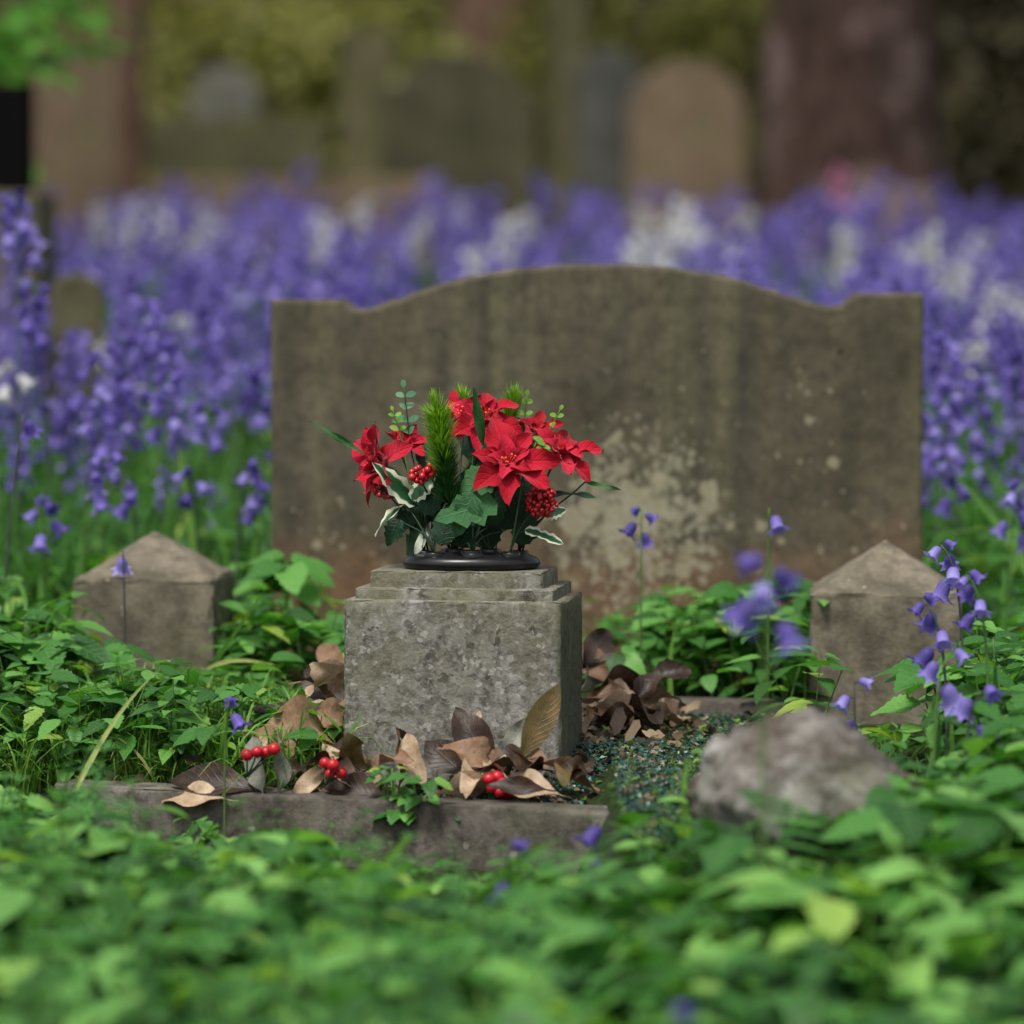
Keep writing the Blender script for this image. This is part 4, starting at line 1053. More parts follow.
pine(508,425,513,401,3.62,1,320,.022,'lime pine sprig fanning out behind the top flower, right one',('pine_lime','pine_lime'),seed=3,lean=1.3)
pine(480,520,472,470,3.57,8,260,.018,'dark pine sprig low in the middle of the bunch',('pine','pine'),seed=4,limefrac=0)

def sprig(path,pairs,L,W,mat,h,label,seed=0,blunt=.6):
    pts=[P(*p) for p in path]; base=hole(h); t=thing('leaf_sprig',base,label,'artificial sprig',GA); r=random.Random(seed)
    cv=bez(base*1.0,base.lerp(pts[0],.6),pts[0],pts[0],6)[:-1]+bez(pts[0],pts[0].lerp(pts[-1],.33),pts[0].lerp(pts[-1],.66),pts[-1],8)
    st=MB(); tube(st,[p-base for p in cv],.0010,.0006,5); st.build('stem',M['wire'] if mat!='yeg' else M['stem'],t)
    ax=(pts[-1]-pts[0]).normalized()
    lm=leaf(1,W/L,nseg=7,across=3,peak=.55,fold=.2,curl=.15,blunt=blunt).mesh('leaf',[M[mat]])
    for k in range(pairs):
        tt=(k+.3)/pairs; p=pts[0].lerp(pts[-1],tt)-base; a=k*1.57+.3+r.uniform(-.3,.3)
        for q in (0,PI):
            side=Vector((math.cos(a+q),-abs(math.sin(a+q))*.5*(1 if q else -1),0)); d=(side+ax*.45).normalized()
            inst('leaf',lm,t,frame(d,Vector((r.uniform(-.3,.3),-.8,.6)),p,L*(1.05-.35*tt)*r.uniform(.85,1.1)))
    inst('leaf',lm,t,frame(ax,Vector((0,-1,.3)),pts[-1]-base,L*.6))
sprig([(411,450,3.63),(404,388,3.63)],5,.0155,.010,'euca',4,'grey-green eucalyptus sprig rising at the upper left of the bunch',1)
sprig([(400,432,3.60),(393,411,3.60)],3,.010,.006,'yeg',3,'small lime sprig at the left, below the eucalyptus sprig',2)
sprig([(545,440,3.60),(560,410,3.60)],3,.0105,.007,'yeg',1,'small lime sprig above the right flower',3)
sprig([(522,440,3.64),(527,396,3.64)],4,.012,.008,'yeg',0,'lime sprig just right of the top pine fan',4)
sprig([(530,436,3.56),(546,449,3.55)],3,.012,.006,'yeg',6,'short sprig with lime edges lying over the right flower',5)
sprig([(500,445,3.60),(509,432,3.60)],2,.014,.010,'euca',8,'grey-green sprig peeping between the top and centre flowers',6)

def broad(px,py,Y,px2,py2,Y2,W,mat,h,label,tooth=.16,nt=5,fold=.25,curl=.2,seed=0,nrm=(0,-1,.35),name='holly_leaf'):
    a=P(px,py,Y); b=P(px2,py2,Y2); base=hole(h); t=thing(name,base,label,'artificial leaf',GA); stem_to(t,base,a,r=.001)
    L=(b-a).length; m=leaf(1,W/L,across=5,peak=.42,tooth=tooth,nteeth=nt,nseg=12,fold=fold,curl=curl,seed=seed,blunt=.75,wave=.4)
    inst('blade',m.mesh('blade',[M[mat]]),t,frame(b-a,Vector(nrm),a-base,L))
broad(497,503,3.53,434,518,3.515,.034,'holly',8,'large green spiky leaf in front, centre of the bunch',.26,4,.2,.1)
broad(474,494,3.525,453,538,3.52,.028,'holly',8,'green spiky leaf pointing down over the holder centre',.22,4)
broad(490,470,3.56,462,500,3.53,.034,'holly',2,'green leaf behind the large spiky leaf',.08,5)
broad(488,526,3.55,497,478,3.54,.030,'holly_dark',9,'dark green upright leaf below the centre flower',.08,5)
broad(505,530,3.56,512,482,3.56,.030,'holly_dark',9,'dark green leaf behind the upright one under the centre flower',.08,5)
broad(470,510,3.58,478,455,3.58,.036,'holly_dark',8,'dark green leaf deep in the middle of the bunch',.08,5)
broad(415,505,3.565,376,463,3.54,.022,'varieg',3,'green and cream spiky leaf crossing the left flower',.14,5,.3,.15)
broad(412,500,3.56,436,470,3.56,.020,'varieg',2,'cream-edged leaf behind the left berries',.14,5)
broad(408,504,3.57,368,524,3.55,.012,'varieg',3,'cream-edged leaf drooping at the far left',.14,5,.6,.3,nrm=(0,-.2,1))
broad(415,505,3.575,397,533,3.57,.024,'holly_dark',3,'dark leaf hanging left under the berries',.12,5)
broad(420,500,3.58,412,538,3.58,.024,'holly_dark',3,'dark leaf hanging behind the left stems',.12,5)
broad(432,490,3.58,428,540,3.58,.028,'holly_dark',2,'broad dark leaf behind the left stems near the holder',.12,5)
broad(424,538,3.565,391,558,3.59,.026,'holly_dark',3,'dark spiky leaf drooping over the left rim of the holder',.14,5,.3,.4)
broad(525,530,3.55,565,541,3.54,.018,'varieg',6,'white-edged spiky leaf at the lower right above the stone',.18,5,.2,.1,nrm=(0,-.55,1))
broad(545,515,3.57,567,508,3.57,.016,'varieg',0,'dark leaf with cream edge behind the large berry cluster',.14,5)
broad(520,518,3.58,545,478,3.58,.032,'holly_dark',0,'dark leaf behind the large berry cluster, under the right flower',.08,5)
broad(548,496,3.58,596,488,3.57,.013,'holly_dark',0,'narrow dark leaf pointing right under the right flower',.0,5,name='long_leaf',nrm=(0,-.3,1))
broad(530,505,3.57,528,470,3.57,.03,'holly_dark',6,'dark leaf filling between the centre flower and large berries',.08,5)
broad(395,498,3.6,390,465,3.6,.028,'holly_dark',4,'dark leaf behind the left flower',.08,5)
broad(440,470,3.62,415,440,3.62,.03,'holly_dark',4,'dark leaf between the left flower and pine sprig',.08,5)
broad(510,470,3.64,530,420,3.64,.034,'holly_dark',1,'dark leaf high behind the right flowers',.08,5)
broad(470,460,3.65,490,400,3.65,.034,'holly_dark',7,'dark leaf high behind the top flower',.08,5)
broad(368,456,3.60,309,420,3.60,.0062,'holly',4,'thin green blade shooting out at the far left',0,5,.3,.05,name='long_leaf')
broad(483,445,3.55,474,388,3.53,.0105,'holly',9,'upright striped blade in front of the top flower',0,5,.3,.05,name='long_leaf')
broad(585,482,3.6,622,489,3.6,.005,'holly',0,'thin green blade shooting out at the far right',0,5,.3,.1,name='long_leaf')
broad(415,555,3.56,431,520,3.57,.010,'pale_blade',3,'pale narrow leaf between the left stems',0,5,.3,.1,name='long_leaf')
broad(497,500,3.56,483,470,3.55,.014,'pale_blade',9,'pale leaf showing under the centre flower',.1,5)
broad(440,545,3.55,452,500,3.545,.026,'holly_dark',8,'dark leaf rising left of the large green leaf near the holder',.12,5)
broad(462,548,3.565,470,505,3.56,.028,'holly_dark',9,'dark leaf standing behind the large green leaf near the holder',.10,5)
broad(522,545,3.56,530,500,3.555,.026,'holly_dark',6,'dark leaf standing below the large berry cluster',.10,5)
broad(486,548,3.58,492,505,3.58,.028,'holly_dark',8,'dark leaf standing behind the middle stems near the holder',.10,5)
broad(425,515,3.56,440,470,3.56,.026,'holly_dark',3,'dark leaf behind the left berries under the pine sprig',.10,5)
broad(400,520,3.55,384,548,3.55,.020,'holly_dark',4,'dark spiky leaf hanging at the lower left of the bunch',.16,5,.3,.3)
# extra bare stems in the holder
for i,(h,x,y,Y) in enumerate([(2,441,500,3.6),(3,405,500,3.57),(0,540,500,3.58),(1,508,500,3.62)]):
    base=hole(h); t=thing('wire_stem',base+Vector((.004,0,0)),['bare green wire stem left of the holder centre','bare wire stem leaning left from the holder','bare wire stem at the right of the holder','bare wire stem at the back of the holder'][i],'artificial stem',GA)
    stem_to(t,base,P(x,y,Y),r=.0012)

# ------------------------------------------------------------------ bluebells
def bell_mb(lo=False):
    n=12; mb=MB(); V=[];F=[];UV=[]
    if lo:
        n=6; rings=[(0,.12),(.35,.34),(.8,.40),(1,.66)]
    else: rings=[(0,.08),(.08,.24),(.3,.32),(.6,.33),(.82,.40),(.95,.58),(.93,.74)]
    for i,(t,rr) in enumerate(rings):
        for j in range(n):
            a=2*PI*j/n; tip=(j%2==0) if not lo else True; r_=rr; tt=t
            if not lo and i>=5 and not tip: r_=.36+.04*(i-5); tt=.76
            V.append((tt,r_*math.cos(a),r_*math.sin(a))); UV.append((t,j/n))
    for i in range(len(rings)-1):
        for j in range(n): j2=(j+1)%n; F.append((i*n+j,i*n+j2,(i+1)*n+j2,(i+1)*n+j))
    mb.add(V,F,UV); return mb
BELL=bell_mb(); BELL_LO=bell_mb(True)
def bluebell_spec(seed,h,nb,arch=.5,dense=1.0):
    """stem curve, pedicels and bell placements (direction, position, size)"""
    r=random.Random(seed); a=r.uniform(0,6.28); d=Vector((math.cos(a),math.sin(a),0)); L=h
    top=Vector((0,0,h))+d*h*.18*arch; tip=top+d*.02*arch*2+Vector((0,0,-.012*arch))
    cv=bez((0,0,0),(0,0,h*.5),Vector((0,0,h*.92)),top,10)
    if arch>9: cv+= [top+d*.012*arch+Vector((0,0,.001)),tip]
    rl=min(.13,.012*nb+.02); bells=[]
    for k in range(nb):
        f=k/max(1,nb-1); s=h-rl+rl*f
        i=min(9.999,max(0,(s/h)*10)); i0=int(i); p=cv[i0].lerp(cv[i0+1],i-i0)
        an=a+k*2.4+r.uniform(-.4,.4); side=Vector((math.cos(an),math.sin(an),0)); side=(side+d*.6*arch).normalized()
        ped=p+side*(.011-.006*f)*dense+Vector((0,0,.004)); dr=(side*r.uniform(.35,.8)+Vector((0,0,-1+.9*f*(1-arch*.6)))).normalized()
        bells.append((p,ped,dr,(.0225-.008*f)*r.uniform(.85,1.12)))
    return cv,bells
def head_frames(spec): return [frame(dr,(dr.y,-dr.x,.1),ped,s) for (p,ped,dr,s) in spec[1]]
def stem_mb(spec,rad=.0018):
    m=MB(); tube(m,spec[0],rad,rad*.6,5)
    for (p,ped,dr,s) in spec[1]: tube(m,[p,(p+ped)/2+Vector((0,0,.001)),ped+dr*.0005],.0006,.0006,4)
    return m
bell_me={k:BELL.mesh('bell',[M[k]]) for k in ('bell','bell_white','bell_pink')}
strap_me=[grass_tuft(200+s,.24,1,.011,.6).mesh('leaf',[M['strap']]) for s in range(4)]
specs=[bluebell_spec(300+s,[.30,.34,.27,.36,.31,.33][s%6],[9,11,8,12,10,13,7,9][s%8],[.3,.7,.1,.5][s%4]) for s in range(10)]
stem_me=[stem_mb(s).mesh('stem',[M['purple_stem'] if i%2 else M['stem']]) for i,s in enumerate(specs)]
head_mbs=[]
for s in specs:
    m=MB()
    for f in head_frames(s): m.merge(BELL,0,f)
    head_mbs.append(m)
head_me={(i,k):m.mesh('flower_head',[M[k]]) for i,m in enumerate(head_mbs) for k in ('bell','bell_white')}

def near_bell(px,py,Y,h_over,nb,label,seed,arch=.6,col='bell',size=1.0,leaves=2,grp='single bluebells near the grave',lean=0.0,rl=None):
    """bluebell whose top reaches photo pixel px,py; each bell a part"""
    top=P(px,py,Y); g=float(gz(np.array([top.x]),np.array([Y]))[0]); h=max(.06,top.z-g)
    t=thing('bluebell',(top.x-lean*h,Y,g),label,'bluebell',grp)
    sp=bluebell_spec(seed,h/size,nb,arch)
    if lean:
        for i,p in enumerate(sp[0]): sp[0][i]=p+Vector((lean*h/size*(p.z*size/h)**1.5,0,0))
        sp=(sp[0],[(p+Vector((lean*h/size*(p.z*size/h)**1.5,0,0)),q+Vector((lean*h/size*(q.z*size/h)**1.5,0,0)),d_,s) for p,q,d_,s in sp[1]])
    S=Matrix.Diagonal((size,size,size,1))
    inst('stem',stem_mb(sp,.0012 if size>1.2 else .0018).mesh('stem',[M['purple_stem'] if seed%2 else M['stem']]),t,S)
    for f in head_frames(sp): inst('bell',bell_me[col],t,S@f)
    r=random.Random(seed)
    for k in range(leaves): inst('leaf',strap_me[k%4],t,Matrix.Rotation(r.uniform(0,6.28),4,'Z')@Matrix.Scale(min(1,h/.25)*.9,4))
    return t
near_bell(757,566,2.6,0,5,'large blurred bluebell in the near foreground, left of the right post',2,.15,size=1.2,lean=-.02)
near_bell(641,512,3.93,0,4,'slim bluebell with few drooping bells before the headstone lichen',4,.35,leaves=0,lean=.0,size=.85)
near_bell(768,508,3.95,0,1,'bluebell with one bell before the headstone, left of the right post',6,.1,leaves=0)
near_bell(124,551,3.85,0,1,'pale bluebell with one bell in front of the left post',7,.1,leaves=0)
near_bell(965,545,3.45,0,5,'bluebell hanging in front of the right edge of the right post',9,.6,size=.9)
near_bell(948,600,3.35,0,5,'lower bluebell crossing the right post corner',11,.8)
near_bell(990,575,3.3,0,5,'bluebell just right of the right post, fully open bells',12,.6,size=.9)
near_bell(855,685,3.3,0,3,'short bluebell at the foot of the right post',13,.3,leaves=0)
near_bell(935,655,3.25,0,3,'low bluebell in the leaves right of the right post foot',14,.8)
near_bell(965,690,3.2,0,3,'low bluebell overlapping leaves at right, above the rock level',15,.8,leaves=0)
near_bell(905,778,3.0,0,4,'blurred violet bluebell beside the right side of the rock',16,.5,leaves=0)
near_bell(612,812,3.0,0,1,'blurred single bell at the right end of the front kerb',17,.2,leaves=0)
near_bell(590,848,2.92,0,1,'blurred single bell below the kerb end, nearest the middle',18,.2,leaves=0)
near_bell(508,848,2.95,0,2,'faint blurred bell before the middle right of the kerb',19,.2,leaves=0)
near_bell(224,703,3.36,0,2,'small dark violet bluebell above the leftmost berries',20,.2,leaves=0,size=.7)
near_bell(20,415,4.05,0,1,'dark bluebell bud on a curved stalk at the left edge',21,.1,leaves=0,lean=.08)
near_bell(80,455,4.3,0,6,'bluebell with arched tip at left above the left post',22,.8)
near_bell(235,455,4.45,0,4,'bluebell between the left post and headstone edge, dark stalk',23,.8)
near_bell(258,470,4.5,0,4,'bluebell touching the left edge of the headstone',24,.7)
near_bell(140,480,4.35,0,4,'short bluebell directly behind the left post apex',25,.7)
near_bell(45,500,4.3,0,5,'short bluebell at left, behind and left of the left post',26,.5)
near_bell(200,470,4.5,0,4,'bluebell behind the right corner of the left post',27,.6)
near_bell(1010,485,4.2,0,7,'bluebell at the right edge level with the right post',28,.5)
near_bell(270,500,4.5,0,2,'small bluebell low at the headstone left edge',29,.5,leaves=0)
near_bell(690,1010,2.1,0,2,'very blurred dark bluebell at the bottom of the picture',30,.3,leaves=0)

for i,(px,py,Y,nb,cl,lab) in enumerate([
 (18,195,5.0,13,'bell','tall bluebell at the far left edge, topmost there'),(48,215,5.1,12,'bell','tall bluebell just right of the far left one'),
 (30,285,4.9,10,'bell','dark violet bluebell at the left edge below the tall pair'),(160,300,5.1,14,'bell','tall full bluebell left of the headstone'),
 (130,335,5.0,12,'bell','full bluebell left of the tall full one'),(180,335,4.9,13,'bell','full bluebell with crowded bells nearest the headstone, left side'),
 (165,375,4.75,12,'bell','crowded bluebell straight above the left post'),(85,350,4.9,9,'bell','bluebell with loose bells above the left end of the left post'),
 (100,400,4.6,7,'bell','loose bluebell in front of the crowded left ones'),(20,365,4.8,4,'bell_white','small white bluebell at the left edge'),
 (205,400,4.7,6,'bell','low bluebell left of the headstone edge'),(948,330,4.9,12,'bell','full bluebell right against the headstone right edge'),
 (940,400,4.75,11,'bell','full bluebell by the headstone right edge, lower'),(985,380,5.0,11,'bell','bluebell right of the pair at the headstone right edge'),
 (1015,330,5.2,12,'bell','tall bluebell at the far right edge'),(960,455,4.6,6,'bell','small bluebell low by the headstone right edge')]):
    near_bell(px,py,Y,0,nb,lab,60+i,[.2,.5,.1,.35][i%4],col=cl,size=1.1,grp='tall bluebells beside the headstone')
# drift: places
def drift_positions(n,y0,y1,power,extra=.35):
    y=y0+(y1-y0)*rng.random(n)**power; x=rng.uniform(-1,1,n)*(.148*y+extra); return x,y
x1,y1_=drift_positions(290,4.9,7.2,.95,.05)
px1,_=proj(x1,y1_,.25+0*x1)
tall=rng.uniform(.80,1.12,len(x1))
for i in range(len(x1)):
    x,y=float(x1[i]),float(y1_[i]); px=float(px1[i])
    if 190<px<272 and y<5.9 and random.random()<.7: px=px-150; x=(px-512)/3500*y
    if 925<px<1024 and y<5.6 and random.random()<.3: y+=.7
    if abs(x-hx)<.46 and y<4.62: y+=.25
    if 272<px<925 and y<6.0: y=6.0+random.random()*1.6; x=(px-512)/3500*y     # hidden right behind the slab otherwise
    k=random.randrange(10); colr='bell_white' if random.random()<.05 else 'bell'
    zone='left' if px<272 else ('right' if px>925 else 'mid')
    if colr=='bell_white':
        lab={'left':'white bluebell in the violet drift left of the headstone','right':'white bluebell in the violet drift right of the headstone','mid':'white bluebell in the violet drift behind the headstone'}[zone]
    else:
        lab={'left':'violet bluebell in the drift left of the headstone','right':'violet bluebell in the drift right of the headstone','mid':'violet bluebell in the drift right behind the headstone'}[zone]
    g=float(gz(np.array([x]),np.array([y]))[0])
    t=thing('bluebell',(x,y,g),lab,'bluebell','bluebells of the drift round the headstone')
    # heads stand lower near the front edge
    s=tall[i]*(.80+.25*min(1,(y-4.5)/1.5))*random.uniform(.78,1.1)
    t.rotation_euler=(random.uniform(-.1,.1),random.uniform(-.1,.1),random.uniform(0,6.28)); t.scale=(s,s,s)
    o=bpy.data.objects.new('stem',stem_me[k]); COL.objects.link(o); o.parent=t
    if y<5.3:
        for f in head_frames(specs[k]): inst('bell',bell_me[colr],t,f)
        inst('leaf',strap_me[k%4],t,Matrix.Rotation(k,4,'Z'))
    else:
        o=bpy.data.objects.new('flower_head',head_me[(k,colr)]); COL.objects.link(o); o.parent=t
# pink one far right
pk=P(838,180,10.5); t=thing('bluebell',(pk.x,10.5,0),'pink flower among the far bluebells before the big trunk','flower')
inst('stem',stem_me[2],t,Matrix.Scale(1.1,4))
for f in head_frames(specs[2]): inst('bell',bell_me['bell_pink'],t,Matrix.Scale(1.35,4)@f)
t.location.z=pk.z-.33
# the rest as one mass
mass=MB(); massw=MB(); mstem=MB()
for k,sp in enumerate(specs):
    lo=MB()
    for f in head_frames(sp): lo.merge(BELL_LO,0,f)
    ls=MB(); tube(ls,[sp[0][0],sp[0][5],sp[0][10]],.002,.0014,3,0,False)
    for mb,num,wh in ((mass,165,0),(massw,8,1)):
        x,y=drift_positions(num,6.6,13.0,.75,.9)
        if wh:  # whites grow in clumps
            cc=rng.integers(0,9,num); cx=np.array([-.55,.05,.42,.8,.95,-.2,.6,1.2,-1.0])[cc]; cy=np.array([9.5,8.3,8.9,8.2,10.5,11,11.3,9.2,10.8])[cc]
            x=cx+rng.normal(0,.13,num); y=cy+rng.normal(0,.4,num)
        g=gz(x,y); s=rng.uniform(.68,1.12,num)*(1+.16*np.sin(x*4.3+y*2.1)*np.sin(x*9.1-y))
        if not wh:
            cl=np.sin(x*3.7+1.3*np.sin(y*1.9))*np.sin(y*2.3+x*1.7)+.6*np.sin(x*8.3+y*3.1); kq=cl>rng.uniform(-1.5,.5,num); x,y,g,s=x[kq],y[kq],g[kq],s[kq]; num=len(x)
        else: s=s*1.12
        T=euler_T(rng.uniform(0,6.28,num),rng.uniform(-.12,.12,num),rng.uniform(-.12,.12,num),s,x,y,g)
        mb.scatter(lo,T); mstem.scatter(ls,T)
tag(mass.build('bluebell_drift',[M['bell']]),'blurred violet mass of distant bluebells before the old graves','bluebells',kind='stuff')
tag(massw.build('white_bluebell_drift',[M['bell_white']]),'blurred white bluebells scattered through the violet drift','bluebells',kind='stuff')
tag(mstem.build('bluebell_stalks',[M['stem']]),'green stalks under the distant bluebell drift','stalks',kind='stuff')

# ------------------------------------------------------------------ background graves
def grave(pxl,pxr,pyt,Y,shape,mat,label,cat='gravestone',thick=.1,zb_=-.1,rot=0,name='gravestone'):
    a=P(pxl,pyt,Y);b=P(pxr,pyt,Y); W=b.x-a.x; zt_=a.z; cx=(a.x+b.x)/2; h=W/2; out=[]
    if shape=='round':
        for i in range(17): an=PI*i/16; out.append((h*math.cos(an),zt_-h*.85+h*.85*math.sin(an)))
    elif shape=='gothic':
        for i in range(9): t_=i/8; out.append((h*(1-t_**1.5),zt_-h*.8+h*.8*math.sin(t_*PI/2)**.9))
        out+=[(-x,z) for x,z in out[-2::-1]]
    elif shape=='shoulder':
        out=[(h,zt_-h*.5),(h*.8,zt_-h*.42)]+[(h*.78*math.cos(PI*i/12),zt_-h*.42+h*.42*math.sin(PI*i/12)) for i in range(13)]+[(-h*.8,zt_-h*.42),(-h,zt_-h*.5)]
    else: out=[(h,zt_),(-h,zt_)]
    out=[(h,zb_)]+out+[(-h,zb_)]
    o=prism([(x,z) for x,z in out],0,thick,.01).build(name,M[mat],smooth=False); o.location=(cx,Y,0); o.rotation_euler=(0,0,rot)
    return tag(o,label,cat)
grave(630,746,62,15.0,'round','brown_stone','brown round-topped gravestone with mossy edges left of the big trunk')
grave(578,640,48,16.5,'gothic','grey_stone','blue-grey pointed gravestone just left of the brown round-topped one')
grave(380,535,52,15.2,'shoulder','dark_stone','wide dark gravestone with arched top, centre background')
grave(150,325,118,14.5,'flat','mossy','broad low olive-brown stone slab, left background')
grave(34,118,50,15.5,'flat','brown_stone','tall tan square-topped gravestone beside the thin reddish trunk')
grave(188,258,66,18.5,'round','pale_stone','pale grey gravestone top above the low olive slab')
grave(340,392,30,17,'flat','mossy','narrow mossy gravestone left of the wide dark one')
grave(548,588,-40,17.8,'gothic','mossy','tall thin mossy gravestone in the centre background')
grave(-90,30,84,7.3,'flat','black_stone','polished black gravestone at the far left edge',thick=.07)
grave(-140,38,192,7.2,'flat','dark_stone','low mossy stone block beneath the black gravestone',thick=.3,name='stone_plinth').rotation_euler.z=0
grave(50,104,272,6.4,'round','dark_stone','small weathered brown stone among bluebells at left',thick=.07,rot=.15)
grave(150,440,178,13.4,'flat','brown_stone','long low stone kerb beyond the bluebells, left background',cat='kerb',thick=.2,name='grave_kerb')
grave(850,935,186,13.0,'flat','brown_stone','low brown kerb in front of the big trunk',cat='kerb',thick=.15,name='grave_kerb')

# ------------------------------------------------------------------ trees and undergrowth
def gzf(x,y): return float(gz(np.array([float(x)]),np.array([float(y)]))[0])
def leafcloud(mb,cx,cy,cz,rx,ry,rz,n,size,shell=.5,sq=None):
    lf=leaf(1,.55,nseg=3,across=3,peak=.45,fold=.2,curl=.2)
    # clumpy: pick clump centres then leaves around them
    nc=max(6,n//60); d=rng.normal(size=(nc,3)); d/=np.linalg.norm(d,axis=1)[:,None]; d*=rng.uniform(shell,1,(nc,1))
    k=rng.integers(0,nc,n); p=d[k]+rng.normal(0,.13,(n,3))
    x=cx+p[:,0]*rx; y=cy+p[:,1]*ry; z=cz+p[:,2]*rz; z=np.maximum(z,.02)
    mb.scatter(lf,euler_T(rng.uniform(0,6.28,n),rng.uniform(-.9,.9,n),rng.uniform(-.9,.9,n),size*rng.uniform(.6,1.3,n),x,y,z))
def tree(px,Y,r,h,mat,label,crown=None,seed=0,lean=0,flare=1.25,cmat='shade_canopy'):
    x=P(px,180,Y).x; t=thing('tree',(x,Y,gzf(x,Y)),label,'tree'); mb=MB(); rr=random.Random(seed); n=40; V=[];F=[]; m=26
    from mathutils import noise as mn
    for i in range(m+1):
        z=-.2+h*i/m; k=r*(1-.35*i/m)*(1+(flare-1)*math.exp(-max(0,z)*3.2))
        for j in range(n):
            a=2*PI*j/n; d=Vector((math.cos(a),math.sin(a),z*.7)); q=k*(1+.10*mn.noise(d*1.6+Vector((seed,0,0)))+.06*mn.noise(d*5)+.035*math.sin(a*7+seed+z*.5))
            V.append((q*math.cos(a)+lean*z,q*math.sin(a),z))
    for i in range(m):
        for j in range(n): j2=(j+1)%n; F.append((i*n+j,i*n+j2,(i+1)*n+j2,(i+1)*n+j))
    mb.add(V,F); 
    for k in range(6):
        a=k*1.05+seed; s=Vector((lean*h*.8,0,h*(.72+.05*(k%3)))); e=s+Vector((math.cos(a)*h*.32,math.sin(a)*h*.32,h*.35))
        tube(mb,bez(s,s+Vector((math.cos(a)*.3,math.sin(a)*.3,.5)),e*.5+s*.5+Vector((0,0,.2)),e,6),r*.35,r*.08,8)
    mb.build('trunk',M[mat],t)
    if crown:
        cm=MB(); leafcloud(cm,lean*h,0,h*1.18,crown,crown,h*.32,int(420*crown/2),.30,.2); cm.build('crown',M[cmat],t)  # unseen crown above the frame, added to cast shade on the background
    return t
tree(850,15.3,.40,5.2,'bark','massive dark rugged tree trunk in the right background',5.0,1)
tree(128,16.2,.085,4.2,'bark_red','slim reddish tree trunk in the left background',2.6,2,flare=1.1)
tree(500,21,.30,5.5,'bark_red','dark reddish trunk seen above the wide dark gravestone',4.5,3)
tree(-300,12.5,.25,5.0,'bark','rough tree trunk beyond the left edge of the picture',3.5,4)
tree(1300,12,.25,5.0,'bark','rough tree trunk beyond the right edge of the picture',3.2,5)

# undergrowth wall: dense twig bank with leaves
mb=MB(); X=np.linspace(-14,14,57); V=[];F=[]
for i,x in enumerate(X):
    for j in range(9):
        z=j/8*3.6; V.append((x,24.5+.6*math.sin(x*1.3)+1.2*(j/8)**2+.35*math.sin(x*3.1+j),z*1.15+.4))
for i in range(56):
    for j in range(8): a0=i*9+j; F.append((a0,a0+9,a0+10,a0+1))
mb.add(V,F); 
bank=mb
lf=leaf(1,.55,nseg=3,across=3,peak=.45,fold=.2,curl=.2); n=26000
x=rng.uniform(-13,13,n); z=rng.random(n)**1.1*3.6; y=23.9+.6*np.sin(x*1.3)+.35*np.sin(x*3.1+z*2.2)+rng.normal(0,.35,n)+1.2*(z/3.6)**2
hl=MB(); hl.merge(bank,1); hl.scatter(lf,euler_T(rng.uniform(0,6.28,n),rng.uniform(-1,1,n),rng.uniform(-1,1,n),rng.uniform(.07,.17,n),x,y,z*1.15+.5))
tag(hl.build('undergrowth',[M['hedge'],M['backing']]),'dark olive undergrowth closing off the graveyard behind the graves','undergrowth',kind='stuff')
def bush(px,Y,rx,rz,zc,n,mat,label,size=.09,name='bush'):
    p=P(px,100,Y); t=thing(name,(p.x,Y,gzf(p.x,Y)),label,'bush'); st=MB(); r=random.Random(int(px))
    for k in range(7):
        a=k*.9; e=Vector((math.cos(a)*rx*.6,math.sin(a)*rx*.4,zc+rz*.4)); tube(st,bez((0,0,-.05),(0,0,zc*.5),e*.7,e,6),.02,.006,5)
    st.build('branches',M['backing'],t); m=MB(); leafcloud(m,0,0,zc,rx,rx*.6,rz,n,size,.35); m.build('foliage',M[mat],t)
bush(570,19.5,.42,.95,.9,2600,'bush_olive','yellow-green mossy bush rising between the grey and dark gravestones')
bush(300,20.5,1.0,.75,1.1,4200,'bush_olive','olive bush behind the gravestones left of centre')
bush(470,19.8,.45,.30,1.15,1000,'bush_olive','olive bush above the wide dark gravestone')
bush(700,20,.60,.8,1.0,2200,'bush_olive','dull olive bush behind the brown round-topped gravestone')
bush(1010,15.6,.36,1.2,.9,4200,'yew','very dark evergreen bush at the right of the big trunk')
bush(70,21,.5,.8,.8,1600,'hedge','dark bush behind the tan gravestone at left')

# sapling whose leafy branch hangs into the top left corner
sp0=P(-70,300,8.0); t=thing('sapling',(sp0.x,8.0,gzf(sp0.x,8.0)),'sapling at left edge with bright green leaves hanging into the top corner','tree')
st=MB(); main=bez((0,0,-.05),(-.02,0,.4),(.0,0,.8),(.05,0,1.25),10); tube(st,main,.012,.006,7)
cr=MB(); r=random.Random(9); lfm=leaf(1,.6,nseg=8,across=3,peak=.45,tooth=.08,nteeth=6,fold=.2,curl=.25,blunt=.8)
for (px,py,Y) in [(105,15,8.0),(85,50,8.2),(50,75,7.9),(25,35,8.0),(70,-20,8.0),(10,-40,8.1),(-20,60,7.9),(30,-90,8.0),(-90,-60,8.2),(18,160,7.8),(60,5,8.3),(30,55,8.3),(90,-10,8.4),(5,20,7.7),(110,45,8.2)]:
    e=P(px,py,Y)-t.location; s=main[5]+Vector((0,0,max(0,e.z-.75)*.3)); cv=bez(s,s+Vector((0,0,.12)),e+Vector((-.06,0,.04)),e,8); tube(st,cv,.003,.001,5)
    for k in range(3,9):
        for q in (-1,1):
            d=Vector((r.uniform(.2,1),q*r.uniform(.2,.9),r.uniform(-.5,.2))); cr.merge(lfm,0,frame(d,(0,-.2,1),cv[k],r.uniform(.06,.095)))
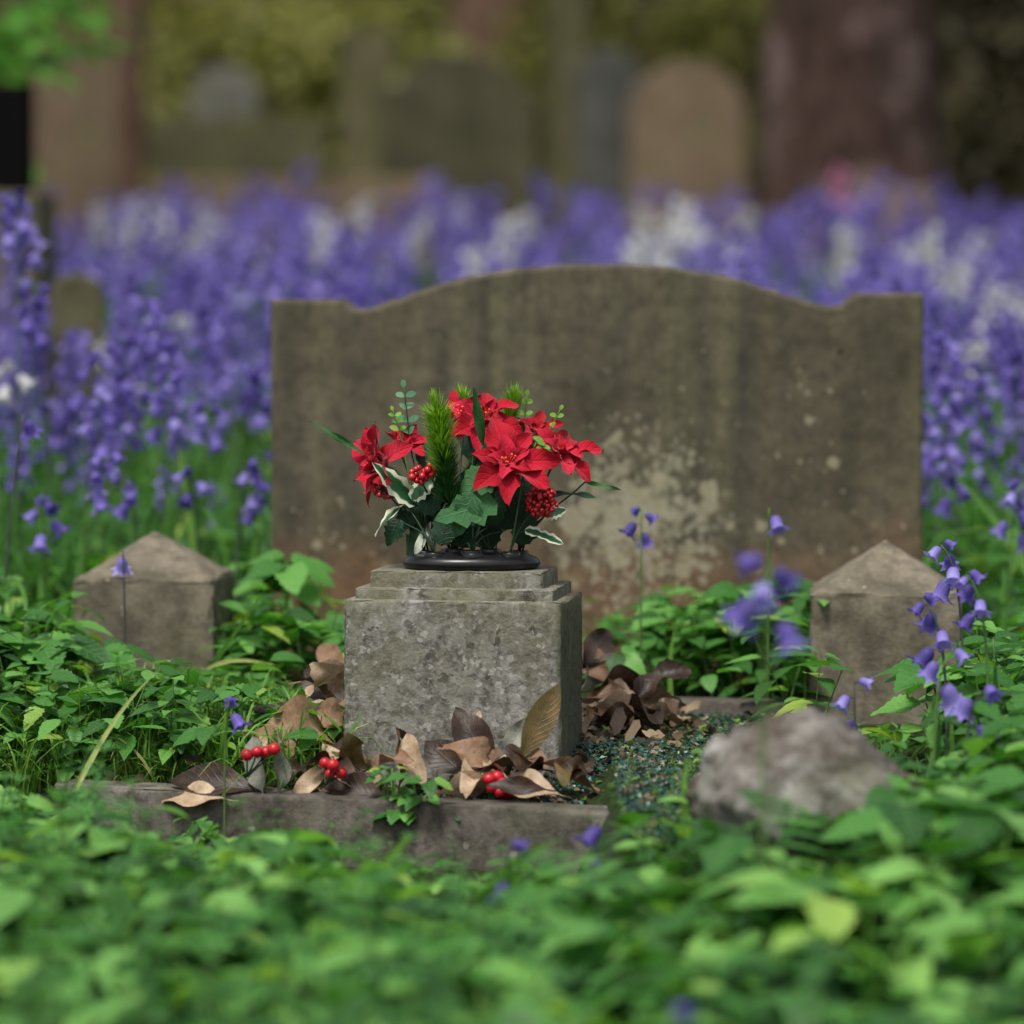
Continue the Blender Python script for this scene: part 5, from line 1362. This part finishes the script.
st.build('trunk',M['bark_red'],t); cr.build('crown',M['bright'],t)

# ------------------------------------------------------------------ light, world, camera
world=bpy.data.worlds.new('World'); scene.world=world; world.use_nodes=True
nt=world.node_tree; nt.nodes.clear(); bg=nt.nodes.new('ShaderNodeBackground'); wo=nt.nodes.new('ShaderNodeOutputWorld'); sky=nt.nodes.new('ShaderNodeTexSky')
SUN_EL=math.radians(64); SUN_AZ=math.radians(208)   # azimuth from +Y clockwise: behind-left of the camera
sky.sky_type='NISHITA'; sky.sun_disc=False; sky.sun_elevation=SUN_EL; sky.sun_rotation=SUN_AZ; sky.air_density=1.0; sky.dust_density=4.0; sky.ozone_density=1.0
bg.inputs['Strength'].default_value=.085
hsv=nt.nodes.new('ShaderNodeHueSaturation'); hsv.inputs['Saturation'].default_value=.35; nt.links.new(sky.outputs[0],hsv.inputs['Color']); nt.links.new(hsv.outputs[0],bg.inputs['Color']); nt.links.new(bg.outputs[0],wo.inputs['Surface'])
sd=bpy.data.lights.new('sun','SUN'); sd.energy=1.5; sd.angle=math.radians(14); sd.color=(1,.95,.88)
so=bpy.data.objects.new('sun',sd); COL.objects.link(so)
dv=Vector((math.sin(SUN_AZ)*math.cos(SUN_EL),math.cos(SUN_AZ)*math.cos(SUN_EL),math.sin(SUN_EL)))
so.rotation_euler=dv.to_track_quat('Z','Y').to_euler(); so.location=dv*20

cd=bpy.data.cameras.new('camera'); cam=bpy.data.objects.new('camera',cd); COL.objects.link(cam); scene.camera=cam
cam.location=(0,0,CAMZ); cam.rotation_euler=(PI/2-PITCH,0,0)
cd.sensor_width=36; cd.sensor_height=36; cd.lens=FPX/1024*36; cd.clip_end=600; cd.clip_start=.05
cd.dof.use_dof=True; cd.dof.focus_distance=3.56; cd.dof.aperture_fstop=cd.lens/40.0; cd.dof.aperture_blades=0
vs=scene.view_settings; vs.view_transform='Standard'; vs.look='None'; vs.gamma=1; vs.exposure=1.08
scene.render.resolution_x=1024; scene.render.resolution_y=1024
